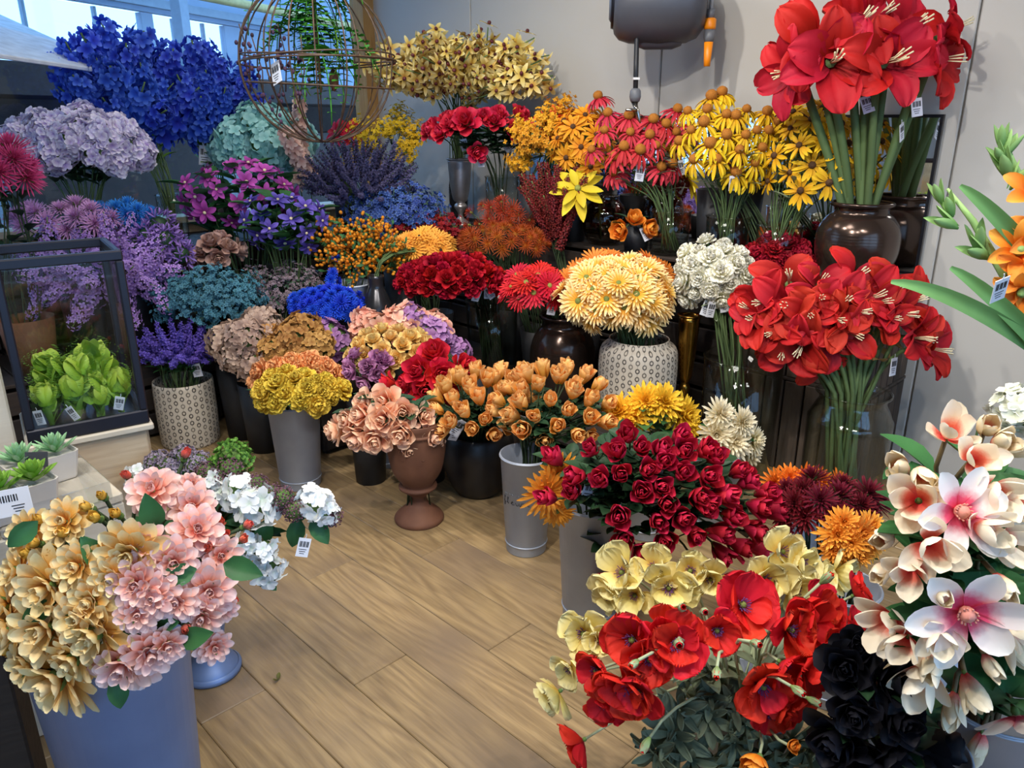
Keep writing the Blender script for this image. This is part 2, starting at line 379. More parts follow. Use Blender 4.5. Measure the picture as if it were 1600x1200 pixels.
# ------------------------------------------------------------------ added ceiling fill panels and track spotlights
for a, p in CEIL_FILL:
    o = empty('added_fill_panel', (a[0], a[1], 2.95), 'added square fill light panel, unseen, above the flower displays', 'light', 'added ceiling fill panels')
    b = B(); 
    for sx, sy, dx, dy in ((-.31, 0, .03, .65), (.31, 0, .03, .65), (0, -.31, .59, .03), (0, .31, .59, .03)): box(b, (sx, sy, .02), (dx, dy, .05))
    obj('frame', b.mesh('frame', M_CEIL, False), o)
    obj('diffuser', boxmesh((.59, .59, .01), M_CEIL), o, (0, 0, .035))
for a, t_, p in SPOTS:
    d = (Vector(t_)-Vector(a)).normalized()
    o = empty('track_spotlight', (a[0], a[1], 3.0), 'black ceiling track spotlight aimed at the flowers', 'light', 'track spotlights')
    b = B(); lathe(b, [(.0, .13), (.05, .13), (.075, .0), (.07, .0), (.045, .12), (0, .12)], 20)
    obj('lamp_head', b.mesh('lamp_head', M_BLACK), o, (-d.x*.10, -d.y*.10, -.14-d.z*.10), aim(-d)); 
    b = B(); tube(b, [(-d.x*.18, -d.y*.18, -.14-d.z*.18), (-d.x*.1, -d.y*.1, -.0)], .012, 8); obj('bracket', b.mesh('bracket', M_BLACK), o)

# ------------------------------------------------------------------ crates and platforms of the stepped displays
def crate(l0, l1, r0, r1, z0, h, m, label, group, nfront=3, vertical=False):
    """slatted crate between wall distances; base at z0"""
    c = room((l0+l1)/2, (r0+r1)/2, z0)
    o = empty('wooden_crate', c, label, 'crate', group, rz=A45)
    Lx, Ly = l1-l0-.008, r1-r0-.008    # local x along right wall (l), local y towards right wall
    th = .016
    for sx in (-1, 1):
        for sy in (-1, 1): obj('corner_post', boxmesh((.03, .03, h-th), m), o, (sx*(Lx/2-.034), sy*(Ly/2-.034), (h-th)/2))
    sh = (h-th-.02)/nfront
    if vertical:
        for n_, W_, ax_ in ((7, Lx, 0), (5, Ly-2*th-.002, 1)):
            for i in range(n_):
                c_ = -W_/2+W_/n_*(i+.5)
                for s_ in (-1, 1): obj('slat', boxmesh((h-th-.004, th, W_/n_-.008), m), o, (c_, s_*(Ly/2-th/2), (h-th)/2) if not ax_ else (s_*(Lx/2-th/2), c_, (h-th)/2), Quaternion((0, 0, 1), PI/2*ax_) @ Quaternion((0, 1, 0), PI/2))
    for i in range(nfront if not vertical else 0):
        z = .012+sh*(i+.5)
        for sy in (-1, 1): obj('slat', boxmesh((Lx, th, sh-.02), m), o, (0, sy*(Ly/2-th/2), z))
        for sx in (-1, 1): obj('slat', boxmesh((Ly-2*th-.002, th, sh-.02), m), o, (sx*(Lx/2-th/2), 0, z), (0, 0, PI/2))
    nt = 4; 
    for i in range(nt): obj('slat', boxmesh((Lx, Ly/nt-.004, th), m), o, (0, -Ly/2+Ly/nt*(i+.5), h-th/2))
    return o
for j, z in enumerate((0, .4)):
    for i in range(5):
        crate(.03, .62, .03+i*.65, .03+(i+1)*.65, z, .4, M_DARKW, 'dark slatted crate stacked along the glazed wall under the blue and purple flowers', 'crates along the glazed wall')
for i in range(4):
    crate(.63, 1.16, .73+i*.56, .73+(i+1)*.56, 0, .4, M_DARKW, 'dark low slatted crate in the front step below the purple flowers', 'front row crates on the left')
for j, z in enumerate((0, .425)):
    for i in range(5):
        crate(.63+i*.63, .63+(i+1)*.63, .02, .41, z, .425, M_DARKW if i < 4 else M_GREYW,
              'dark slatted crate of the tall stack standing below the mirror' if i < 4 else ('weathered grey-brown slatted crate at the right end under the mirror, ' + ('upper' if j else 'lower')),
              'crates below the mirror', vertical=(i == 4))
crate(1.21, 1.92, 1.22, 1.74, 0, .4, M_DARKW, 'dark slatted crate under the pale enamel bucket and blue cornflowers', None)
for i in range(3):
    crate(1.21+i*.636, 1.21+(i+1)*.636, .43, 1.2, 0, .2, M_DARKW, 'low dark slatted crate under the bronze and ring-patterned pots', 'low crates before the mirror', nfront=2)

# ------------------------------------------------------------------ mirror, hose reel
mc = room(2.62, .028, .851)
mo = empty('wall_mirror', mc, 'long frameless mirror with thin dark edge leaning on the grey wall behind the amaryllis', 'mirror', rz=A45)
MW, MH = 2.24, .60
obj('mirror_glass', boxmesh((MW, .008, MH), M_MIRROR), mo, (0, 0, MH/2+.008))
b = B(); 
for c, d in (((0, .0, MH+.012), (MW+.024, .018, .012)), ((0, 0, .004), (MW+.024, .018, .008)), ((-MW/2-.006, 0, MH/2+.008), (.012, .018, MH)), ((MW/2+.006, 0, MH/2+.008), (.012, .018, MH))): box(b, c, d)
obj('frame', b.mesh('frame', M_BLACK, False), mo)
M_REEL = mat('dark_grey_plastic', '4a4c54', .42, noise=.04)
M_ORANGE = mat('orange_plastic', 'f08c10', .4, noise=.04); M_GREYP = mat('grey_plastic', '6b6e74', .5)
M_HOSE = mat('black_hose', '24262a', .45); M_CHROME = mat('brass_chrome', 'b8b4aa', .2, 1.)
rp = at(1032, 4, 3.36)
hr = empty('hose_reel', rp, 'dark grey wall mounted hose reel with orange nozzle hanging beside it', 'hose reel')
ax = Vector((1, -.12, 0)).normalized(); q = aim(ax)
b = B(); lathe(b, [(0, -.205), (.09, -.205), (.125, -.197), (.150, -.175), (.164, -.13), (.172, 0), (.164, .12), (.145, .165), (.11, .19), (0, .195)], 36)
obj('drum_housing', b.mesh('housing', M_REEL), hr, (0, 0, 0), q)
b = B(); lathe(b, [(0, -.222), (.075, -.222), (.085, -.216), (.09, -.204), (.09, -.19)], 28); obj('side_cap', b.mesh('cap', mat('reel_cap', '5b6472', .35)), hr, (0, 0, .01), q)
b = B(); lathe(b, [(.10, -.208), (.112, -.213), (.116, -.20), (.10, -.195)], 28); obj('cap_ring', b.mesh('cr', M_BLACK), hr, (0, 0, .01), q)
b = B(); lathe(b, [(0, -.11), (.03, -.10), (.045, -.06), (.045, .06), (.03, .10), (0, .11)], 16); obj('hose_outlet', b.mesh('outlet', M_REEL), hr, (0, 0, -.145), q)
wd = Vector((.707, .707, 0)); b = B(); box(b, (0, 0, 0), (.09, .30, .10)); obj('wall_bracket', b.mesh('br', M_REEL, False), hr, wd*.24, (0, 0, A45))
h0 = at(995, 60, 3.36)-rp; h1 = at(993, 140, 3.4)-rp; h2 = at(994, 172, 3.4)-rp; h3 = at(999, 205, 3.45)-rp
b = B(); tube(b, [h0+Vector((0, 0, .06)), h0, (h0+h1)/2, h1], .011, 10); obj('feed_hose', b.mesh('hose', M_HOSE), hr)
b = B(); lathe(b, [(0, 0), (.020, 0), (.026, .02), (.024, .045), (.016, .055), (0, .055)], 16); obj('hose_coupling', b.mesh('coup', M_GREYP), hr, h1-Vector((0, 0, .05)))
b = B(); box(b, (0, 0, .0), (.028, .03, .0095)); obj('cable_tie', b.mesh('tie', mat('white_tie', 'd8d8d8', .5), False), hr, h1+Vector((0, 0, .045)))
b = B(); tube(b, [h1-Vector((0, 0, .05)), h2, h3, h3+wd*.14], [.018, .014, .016, .02], 10); tube(b, [h2+Vector((.0, -.02, 0)), h2+Vector((-.05, -.04, .0))], .007, 8); obj('water_tap', b.mesh('tap', M_CHROME), hr)
n0 = at(1114, -22, 3.28)-rp
b = B(); tube(b, [n0+Vector((-.12, 0, .02)), n0+Vector((-.05, 0, .035)), n0+Vector((-.012, 0, .01)), n0+Vector((0, 0, -.03)), n0+Vector((0, 0, -.10))], .010, 10); obj('hose_end', b.mesh('hose2', mat('pale_hose', '8f9296', .4)), hr)
b = B(); lathe(b, [(0, 0), (.016, 0), (.018, .035), (0, .035)], 16); obj('collar', b.mesh('collar', M_GREYP), hr, n0-Vector((0, 0, .125)))
b = B(); lathe(b, [(0, 0), (.024, 0), (.026, .01), (.026, .04), (.02, .045), (0, .045)], 16); obj('quick_connector', b.mesh('qc', M_ORANGE), hr, n0-Vector((0, 0, .17)))
b = B(); lathe(b, [(0, 0), (.020, 0), (.024, .02), (.023, .05), (0, .05)], 16); obj('connector_ring', b.mesh('cring', M_GREYP), hr, n0-Vector((0, 0, .22)))
b = B(); lathe(b, [(0, 0), (.014, 0), (.016, .03), (.020, .10), (0, .10)], 16); obj('nozzle', b.mesh('nozzle', M_ORANGE), hr, n0-Vector((0, 0, .318)))

# ------------------------------------------------------------------ containers
def zincmat(name, c, c2):
    return mat(name, c, .45, .35, scale=5, c2=c2, bump=.03)
M_ZINC = zincmat('zinc', 'aab2bf', '929aa8'); M_ZINC_DAYLIT = zincmat('zinc_daylight_tint', '7f98c8', '6f86b4'); M_WHITEB = mat('white_enamel', 'c6ccd4', .5)  # bluer zinc copy: blue window daylight is put into its base colour
M_BRONZE = mat('bronze_glaze', '5a4a42', .18, .75, noise=.25, scale=4); M_TERRA = mat('terracotta_rust', '6f4833', .75, c2='543223', scale=9, bump=.15)
M_BLKPOT = mat('black_ceramic', '17181c', .4); M_DARKP = mat('dark_plastic', '26282c', .55); M_SILVER = mat('silver_metal', 'c4bcba', .38, .85)
M_GOLD = mat('gold_metal', 'a8803a', .22, 1.); M_DARKJUG = mat('gunmetal_glaze', '3b3b3f', .2, .6); M_CLAY = mat('brown_clay', '7a4f35', .7)
M_INNER = mat('dark_inside', '2a2c2e', .8)
def ringmat():
    """pale ceramic printed with rows of small dark rings"""
    m, N, L, P = _new('ring_patterned_ceramic'); P.inputs['Roughness'].default_value = .6
    uv = N.new('ShaderNodeAttribute'); uv.attribute_name = 'ringuv'
    sx = N.new('ShaderNodeSeparateXYZ'); L.new(uv.outputs['Vector'], sx.inputs[0])
    def math_(op, a, b=None, c=None):
        n = N.new('ShaderNodeMath'); n.operation = op
        for i, x in enumerate((a, b, c)):
            if x is None: continue
            if isinstance(x, (int, float)): n.inputs[i].default_value = x
            else: L.new(x, n.inputs[i])
        return n.outputs[0]
    u, v = sx.outputs[0], sx.outputs[1]
    col = math_('FLOOR', u); odd = math_('MULTIPLY', math_('MODULO', col, 2.), .5)
    fu = math_('SUBTRACT', math_('FRACT', u), .5); fv = math_('SUBTRACT', math_('FRACT', math_('ADD', v, odd)), .5)
    d = math_('SQRT', math_('ADD', math_('MULTIPLY', fu, fu), math_('MULTIPLY', fv, fv)))
    ring = math_('LESS_THAN', math_('ABSOLUTE', math_('SUBTRACT', d, .25)), .085)
    line = math_('MULTIPLY', math_('LESS_THAN', math_('ABSOLUTE', fu), .03), math_('GREATER_THAN', d, .33))
    k = math_('MAXIMUM', ring, math_('MULTIPLY', line, .6))
    nz = N.new('ShaderNodeTexNoise'); nz.inputs['Scale'].default_value = 25
    tc = N.new('ShaderNodeTexCoord'); L.new(tc.outputs['Object'], nz.inputs['Vector'])
    k = math_('MULTIPLY', k, math_('MULTIPLY_ADD', nz.outputs['Fac'], .9, .4))
    mx = N.new('ShaderNodeMix'); mx.data_type = 'RGBA'; L.new(k, mx.inputs[0]); mx.inputs[6].default_value = lin('c3b9a8'); mx.inputs[7].default_value = lin('38322f')
    L.new(mx.outputs[2], P.inputs['Base Color'])
    bp = N.new('ShaderNodeBump'); bp.inputs['Strength'].default_value = .5; bp.inputs['Distance'].default_value = .004; bp.invert = True
    L.new(k, bp.inputs['Height']); L.new(bp.outputs[0], P.inputs['Normal'])
    return m
M_RING = ringmat()
def cyl_prof(R0, R1, H, th=.004, foot=0.):
    return [(0, 0), (R0, 0), (R1, H), (R1-th, H), (R0-th, .012), (0, .012)]
def scaleprof(pr, R, H): return [(r*R, z*H) for r, z in pr]
BODY = {  # outer profiles (r,z in units of R,H) from foot to lip
 'jar': [(0, 0), (.62, 0), (.80, .06), (.97, .30), (1, .50), (.95, .68), (.78, .82), (.66, .87), (.64, .93), (.70, 1.)],
 'ringpot': [(0, 0), (.86, 0), (.92, .05), (1, .45), (1, .78), (.94, .90), (.80, .95), (.76, 1.)],
 'squat': [(0, 0), (.93, 0), (.97, .04), (1, .5), (.99, .94), (.97, 1.)],
 'bowl': [(0, 0), (.55, 0), (.72, .12), (.95, .45), (1, .72), (.93, .92), (.85, 1.)],
 'glassjar': [(0, 0), (.86, 0), (.93, .02), (.96, .06), (1, .72), (.97, .80), (.84, .89), (.78, .93), (.80, .97), (.86, 1.)],
 'glasscyl': [(0, 0), (.88, 0), (.93, .03), (.96, .5), (1, 1.)],
 'globe': [(0, 0), (.5, 0), (.75, .1), (1, .45), (.9, .75), (.62, .9), (.58, 1.)],
 'jug': [(0, 0), (.9, 0), (.95, .03), (1, .3), (.92, .55), (.55, .78), (.42, .86), (.46, 1.)],
 'plain': [(0, 0), (.78, 0), (1, 1.)],
 'zinc': [(0, 0), (.76, 0), (.78, .012), (.785, .10), (.80, .105), (.985, .985), (1.015, .99), (1.015, 1.)],
 'trumpet': [(0, 0), (.8, 0), (.78, .03), (.30, .10), (.20, .16), (.34, .22), (.52, .27), (.50, .31), (.36, .345), (.62, .40), (.82, .6), (.92, .8), (1, 1)],
 'urn': [(0, 0), (.78, 0), (.80, .03), (.70, .07), (.35, .16), (.26, .22), (.30, .26), (.52, .31), (.56, .34), (.50, .37), (.78, .50), (.92, .70), (.96, .9), (1.02, .96), (1.02, 1)],
 'pedestal': [(0, 0), (.86, 0), (.88, .03), (.80, .08), (.52, .16), (.46, .24), (.52, .34), (.72, .6), (.95, .95), (1, 1)],
}
def smoothprof(pr, n=3):
    out = []
    for i in range(len(pr)-1):
        p0 = pr[max(i-1, 0)]; p1 = pr[i]; p2 = pr[i+1]; p3 = pr[min(i+2, len(pr)-1)]
        for k in range(n):
            t = k/n; out.append(tuple(.5*((2*p1[a])+(-p0[a]+p2[a])*t+(2*p0[a]-5*p1[a]+4*p2[a]-p3[a])*t*t+(-p0[a]+3*p1[a]-3*p2[a]+p3[a])*t**3) for a in (0, 1)))
    return out+[pr[-1]]
VS = []
def settle(p, R):
    # nearest spot on the same step where a vessel of radius R stands free of its neighbours
    p = Vector(p); z = p.z
    if abs(tier(p)-z) > .002: VS.append((p, R)); return p
    def ok(q):
        for k in range(8):
            s = q+Vector((math.cos(k*PI/4), math.sin(k*PI/4), 0))*(R+.006)
            if abs(tier(s)-z) > .002: return False
        if nR(q) < R+(.07 if z > .8 else .03) or nL(q) < R+.03: return False
        return all((q.xy-v.xy).length > R+r+.004 for v, r in VS if abs(v.z-z) < .3)
    best = None
    for i in range(900):
        d = .0016*i*.5; a = i*2.39996; q = p+Vector((math.cos(a)*d, math.sin(a)*d, 0))
        if ok(q): best = q; break
    best = best or p; VS.append((best, R)); return best
def vessel(kind, name, label, cat, p, R, H, m, group=None, seg=40, extra=None):
    """hollow turned vessel standing at p; returns dict with mouth data"""
    p = settle(p, R*max(q[0] for q in BODY[kind]))
    o = empty(name, p, label, cat, group)
    pr = scaleprof(BODY[kind], R, H)
    if kind not in ('zinc', 'plain', 'glasscyl', 'squat'): pr = pr[:2]+smoothprof(pr[1:])[1:]
    th = .0045
    inner = [(max(r-th, .001), max(z, .014)) for r, z in pr[::-1]]
    inner = [q for q in inner if q[1] >= .014]
    b = B(); lathe(b, pr+inner[0:]+[(0.0, .014)], seg)
    me = b.mesh(name+'_body', m)
    if m is M_RING:
        a = me.attributes.new('ringuv', 'FLOAT_VECTOR', 'POINT'); n = len(me.vertices); co = np.zeros(n*3, np.float32); me.vertices.foreach_get('co', co); co = co.reshape(-1, 3)
        cell = R*2*PI/round(R*2*PI/.0285); uvv = np.zeros((n, 3), np.float32); idx = np.arange(n) % seg
        uvv[:, 0] = idx/seg*round(R*2*PI/.0285)
        # unwrap: last column would jump back, accept seam at the back of the pot
        uvv[:, 1] = co[:, 2]/.034; a.data.foreach_set('vector', uvv.ravel())
    bo = obj('body', me, o, (0, 0, 0), (0, 0, PI*.5 if m is M_RING else 0))
    mr = pr[-1][0]
    if kind == 'zinc':
        for z, rr in ((H*.985, R*1.0), (H*.10, R*.79)):
            b = B(); lathe(b, [(rr-.003, z-.003), (rr+.0025, z-.0025), (rr+.0035, z), (rr+.0025, z+.0025), (rr-.003, z+.003)], seg); obj('rim' if z > H/2 else 'base_band', b.mesh('ringband', m), o)
    if kind == 'jar':
        for z in (.50, .54, .58, .62):
            rr = np.interp(z*H, [q[1] for q in pr], [q[0] for q in pr])
            b = B(); lathe(b, [(rr-.004, z*H-.005), (rr+.002, z*H), (rr-.004, z*H+.005)], seg); obj('throwing_ridge', b.mesh('ridge', m), o)
        b = B(); lathe(b, [(mr-.006, H-.012), (mr+.006, H-.010), (mr+.009, H), (mr+.003, H+.006), (mr-.006, H+.003)], seg); obj('rim', b.mesh('rim', m), o)
    if kind in ('glassjar', 'glasscyl', 'globe'):
        b = B(); lathe(b, [(mr-.004, H-.004), (mr+.004, H-.003), (mr+.005, H+.002), (mr, H+.004), (mr-.004, H+.002)], seg); obj('rim', b.mesh('rim', m), o)
    if kind == 'urn':
        for z, rr in ((.34, .57), (.9, .98)):
            b = B(); lathe(b, [(R*rr-.01, H*z-.008), (R*rr+.005, H*z-.004), (R*rr+.005, H*z+.004), (R*rr-.01, H*z+.008)], seg); obj('moulding', b.mesh('moulding', m), o)
        for k in (-1.9, -1.2):
            pts = [(R*.88*math.cos(k+.16*math.cos(a)*(1-a/9))+0, R*.88*math.sin(k+.16*math.cos(a)*(1-a/9)), H*.72+.03*math.sin(a)*(1-a/9)) for a in np.linspace(0, 8, 18)]
            b = B(); tube(b, pts, .005, 6); obj('scroll_relief', b.mesh('scroll', m), o)
    if kind == 'trumpet':
        b = B(); lathe(b, [(R-.004, H-.004), (R+.006, H-.002), (R+.007, H+.003), (R-.004, H+.004)], seg); obj('rim', b.mesh('rim', m), o)
    if kind == 'pedestal':
        b = B(); lathe(b, [(R*.86, .0), (R*.93, .003), (R*.94, .014), (R*.86, .02)], seg); obj('foot_ring', b.mesh('foot', m), o)
    return dict(o=o, p=Vector(p), R=R, H=H, mr=mr*.9, br=pr[1][0]*.75, mz=p[2]+H)
def fit_tier(x, y, R):
    """keep a vessel of radius R wholly on one step"""
    p = Vector((x, y, 0)); z = tier(p); l, r = nL(p), nR(p)
    if z == .80: l = min(max(l, .03+R), .61-R)
    elif z == .40 and l < 1.18: l = min(max(l, .64+R), 1.15-R)
    elif z == .85: r = min(max(r, .075+R), .405-R)
    elif z == .20: r = min(max(r, .44+R), .94-R)
    elif z == .40 and l > 1.19: r = min(max(r, 1.23+R), 1.73-R); l = min(max(l, 1.22+R), 1.91-R)
    else:
        if l < 1.17+R and .6 < r < 3.1: l = 1.18+R
        if r < .96+R and 1.1 < l < 2.7: r = .97+R
    q = room(l, r, z); return q

# ------------------------------------------------------------------ greenery
G_STEM = pmat('stem_green', [(0, '4a5a38'), (1, '5f7a48')], trans=0, vary=.2); G_STEMD = pmat('dark_stem', [(0, '2c3a26'), (1, '3a4a2c')], trans=0, vary=.2)
G_STEMP = pmat('pale_stem', [(0, '8f9a78'), (1, 'a3ad88')], trans=0, vary=.15); G_STEMB = pmat('brown_stem', [(0, '5b4a34'), (1, '6d5a3c')], trans=0, vary=.15)
G_LEAF = pmat('leaf_green', [(0, '2f5a34'), (.5, '3d7040'), (1, '336238')], trans=.12, vary=.25, rough=.5); G_LEAFD = pmat('dark_leaf', [(0, '1f3a26'), (1, '2c4a2e')], trans=.08, vary=.25, rough=.5)
G_LEAFL = pmat('light_leaf', [(0, '5d8a3a'), (1, '7fae4c')], trans=.2, vary=.2); G_GREY = pmat('grey_green_leaf', [(0, '6d7a5e'), (1, '8d9a7c')], trans=.1, vary=.2)
G_SAGE = pmat('sage_leaf', [(0, '3f5c46'), (1, '55745a')], trans=.1, vary=.2)
def leafmesh(name, L, W, m, cup=.35, curl=-.5, p=.85, q=.85, n=1, ruf=.02, serr=0.):
    out = []
    for k in range(2):
        b = B()
        if n == 1: petal(b, L, W, e=.25, curl=curl, cup=cup, ruf=ruf, p=p, q=q, base=.06, nu=5, nv=7)
        else:
            tube(b, [(0, 0, 0), (0, L*.45, .03*L)], .02*L, 4)
            for a, s in ((0, 1), (.95, .8), (-.95, .8)):
                petal(b, L*.6*s, W*s, e=.15, curl=curl, cup=cup, ruf=ruf, az=a, r0=.0, p=p, q=q, base=.06, nu=5, nv=6)
                V = b.v[-1]; V[:, 1] += L*.38
        out.append(b.mesh(name, m))
    return out
LF = {}
def LEAF(k):
    if k not in LF:
        LF[k] = {'rose': lambda: leafmesh('rose_leaf', 1, .42, G_LEAFD, n=3), 'roseg': lambda: leafmesh('rose_leaf', 1, .42, G_LEAF, n=3), 'broad': lambda: leafmesh('leaf', 1, .62, G_LEAF, p=.8),
                 'broadl': lambda: leafmesh('leaf', 1, .6, G_LEAFL, p=.8), 'blade': lambda: leafmesh('blade_leaf', 1, .11, G_LEAF, curl=-.6, p=1, q=.6), 'narrow': lambda: leafmesh('leaf', 1, .16, G_GREY, curl=-.6, p=1, q=.7),
                 'narrowg': lambda: leafmesh('leaf', 1, .22, G_LEAF, curl=-.6, p=1, q=.7), 'grey': lambda: leafmesh('leaf', 1, .45, G_GREY, ruf=.12), 'dark': lambda: leafmesh('leaf', 1, .5, G_LEAFD),
                 'tan': lambda: leafmesh('leaf', 1, .5, pmat('tan_leaf', [(0, '8a7448'), (1, 'a58a50')]), ruf=.05), 'bladeglad': lambda: leafmesh('blade_leaf', 1, .10, pmat('glad_leaf', [(0, '3f6a3a'), (1, '6aa35e')]), curl=-.25, p=.9, q=.5)}[k]()
    return LF[k]
# ------------------------------------------------------------------ bloom library (unit diameter, base at origin, +Z out)
M_CALYX = pmat('calyx_green', [(0, '4f6b35'), (1, '6b8a44')], trans=0)
def layers_bloom(name, layers, pmt, core, sep=False, variants=2, core_mats=None, jit=.12):
    """layers: (n, L, W, e, curl, cup, r0, z0, kw)"""
    res = []
    cm = core_mats or [M_CALYX]
    for v in range(variants):
        cb = B(); pets = []; allb = B()
        if core: core(cb)
        for li, (n, L, W, e, curl, cup, r0, z0, kw) in enumerate(layers):
            a0 = rs.rand()*6
            for i in range(n):
                k = lambda s=1.: 1+jit*s*(rs.rand()-.5)*2
                b = B() if sep else allb
                petal(b, L*k(), W*k(), e=e+jit*(rs.rand()-.5)*1.5, curl=curl*k(2), cup=cup*k(), az=a0+2*PI*i/n+jit*(rs.rand()-.5)*2/max(1, n/6), r0=r0, z0=z0, tilt=(rs.rand()-.5)*jit*2, **kw)
                if sep: pets.append(b.mesh('petal', pmt))
        if sep: res.append((cb.mesh(name+'_core', cm), pets))
        else:
            k = len(cm)
            if cb.n:
                off = allb.n; allb.v += cb.v; allb.g += cb.g; allb.f += [tuple(i+off for i in f) for f in cb.f]; allb.m += [m+1 for m in cb.m]; allb.n += cb.n
            res.append((allb.mesh(name, [pmt]+cm), []))
    return res
def calyx(r=.1, h=.16, sep=5, L=.28):
    def f(b):
        ellipsoid(b, (0, 0, 0), (r, r, h*.7), 0, 8, 5)
        for i in range(sep): petal(b, L, .12, e=.7, curl=.5, cup=.3, az=2*PI*i/sep, r0=r*.5, z0=0, p=.8, q=.8, nu=3, nv=4)
    return f
def disc(r, z, h, mi=0, rr=None):
    def f(b):
        ellipsoid(b, (0, 0, z), (r, r, h), mi, 12, 6, bump=.12)
        ellipsoid(b, (0, 0, -.03), (.07, .07, .05), 0, 8, 4)
    return f
K = dict
RB = [(3, .74, .34, 1.35, .35, 1.1, .02, .16, K(p=2.3, q=.40, nu=6)), (3, .82, .50, 1.15, .55, .85, .05, .08, K(p=2.3, q=.40, flare=.1, nu=6)), (3, .84, .60, .95, .78, .68, .08, .03, K(p=2.3, q=.40, flare=.25, nu=6)), (4, .82, .62, .70, 1.05, .6, .09, .0, K(p=2.3, q=.40, flare=.45, nu=6))]
RO = [(3, .48, .24, 1.35, .35, 1.1, .02, .17, K(p=2.2, q=.4)), (4, .50, .36, 1.15, .50, .85, .05, .13, K(p=2.2, q=.4, flare=.1)), (4, .53, .44, .92, .65, .68, .07, .09, K(p=2.2, q=.40, flare=.3)), (5, .55, .50, .65, .80, .55, .08, .05, K(p=2.2, q=.40, flare=.6, nu=5)), (5, .55, .54, .35, .80, .42, .08, .0, K(p=2.2, q=.40, flare=.85, nu=5))]
def MUM(n=5, w=.07, L=.5, dome=1.35, cup=.5, q=.55, p=1.6):
    out = []
    for i in range(n):
        f = i/(n-1); out.append((int(18-9*f), L*(1-.55*f), w*(1-.15*f), -.12+dome*f, .35, cup, .04*(1-f), .03+.14*f, K(p=p, q=q, nu=3, nv=5)))
    return out
def CARN(n=5):
    return [(int(11-1.2*i), .5*(1-.09*i), .34, .0+1.3*i/(n-1), .25, .2, .03, .05+.05*i, K(p=2.2, q=.35, ruf=.13, freq=9, nu=6, nv=5)) for i in range(n)]
GERB = [(22, .50, .085, .02, .12, .3, .05, .04, K(p=1.6, q=.45, nu=3, nv=5)), (20, .43, .08, .22, .1, .3, .05, .05, K(p=1.6, q=.45, nu=3, nv=5)), (16, .30, .07, .5, .1, .3, .05, .06, K(p=1.6, q=.5, nu=3, nv=4))]
DAHL = [(11, .49, .26, -.10, .22, .32, .05, .03, K(p=1.55, q=.42, nu=5)), (10, .43, .25, .16, .32, .36, .05, .06, K(p=1.55, q=.42, nu=5)), (8, .34, .21, .50, .45, .45, .04, .09, K(p=1.5, q=.42)), (7, .25, .17, .95, .6, .6, .03, .11, K(p=1.4, q=.45, nu=4, nv=5)), (5, .18, .13, 1.25, .6, .7, .01, .12, K(p=1.4, q=.5, nu=4, nv=4))]
DAHLBUD = [(8, .46, .30, .55, 1.4, .5, .08, .1, K(p=1.2, q=.5)), (7, .42, .26, .95, 1.0, .55, .06, .16, K(p=1.2, q=.5)), (5, .36, .22, 1.25, .7, .6, .03, .22, K(p=1.2, q=.5))]
M_YC = mat('yellow_green_centre', '9aa04a', .8, noise=.3, scale=60); M_BRC = mat('brown_centre', '5a3a1c', .85, noise=.4, scale=60); M_CONE = mat('orange_cone', 'b8751c', .85, noise=.35, scale=70, c2='7a4410'); M_GRNC = mat('green_centre', '7c8a3e', .8, noise=.3, scale=60)
M_STAM = mat('purple_stamen', '6a3a78', .8); M_CREAM = mat('cream_stamen', 'e6d8b0', .7); M_BLK = mat('dark_eye', '241a14', .8); M_PINKST = mat('pink_stamen', 'd88a78', .7)
_BL = {}
def florets(name, pmt, n, dome, fr, k=4, fl=.16, up=.25, variants=2, fw=None, core=None, greens=0, squash=1.):
    """rounded head of many small florets: unit diameter"""
    out = []
    for v in range(variants):
        b = B(); 
        for i in range(n):
            z = 1-(i+.5)/n*(1+dome); a = i*2.39996+rs.rand()*.4; r = math.sqrt(max(0, 1-z*z)); d = Vector((r*math.cos(a), r*math.sin(a), z)); c = d*.44*(.80+.30*rs.rand()); c.z *= squash; d = d+Vector((rs.randn(), rs.randn(), rs.randn()))*.33
            fb_ = B(); 
            for j in range(k): petal(fb_, fl*(.85+.3*rs.rand()), fw or fl*.9, e=up+.25*rs.rand(), curl=-.3, cup=.25, az=2*PI*j/k+rs.rand()*.3, p=1.3, q=.5, base=.35, nu=3, nv=4)
            qq = np.array((Vector(d).to_track_quat('Z', 'Y') @ Quaternion((0, 0, 1), rs.rand()*6)).to_matrix())
            V = np.concatenate(fb_.v) @ qq.T+np.array(c)+np.array((0, 0, .42*squash)); b.add(V, fb_.f, np.clip(np.concatenate(fb_.g)+rs.rand()*.4-.2, 0, 1))
        ellipsoid(b, (0, 0, .42*squash), (.36, .36, .34*squash), 1, 10, 6)
        out.append((b.mesh(name, [pmt, core or M_CALYX]), []))
    return out
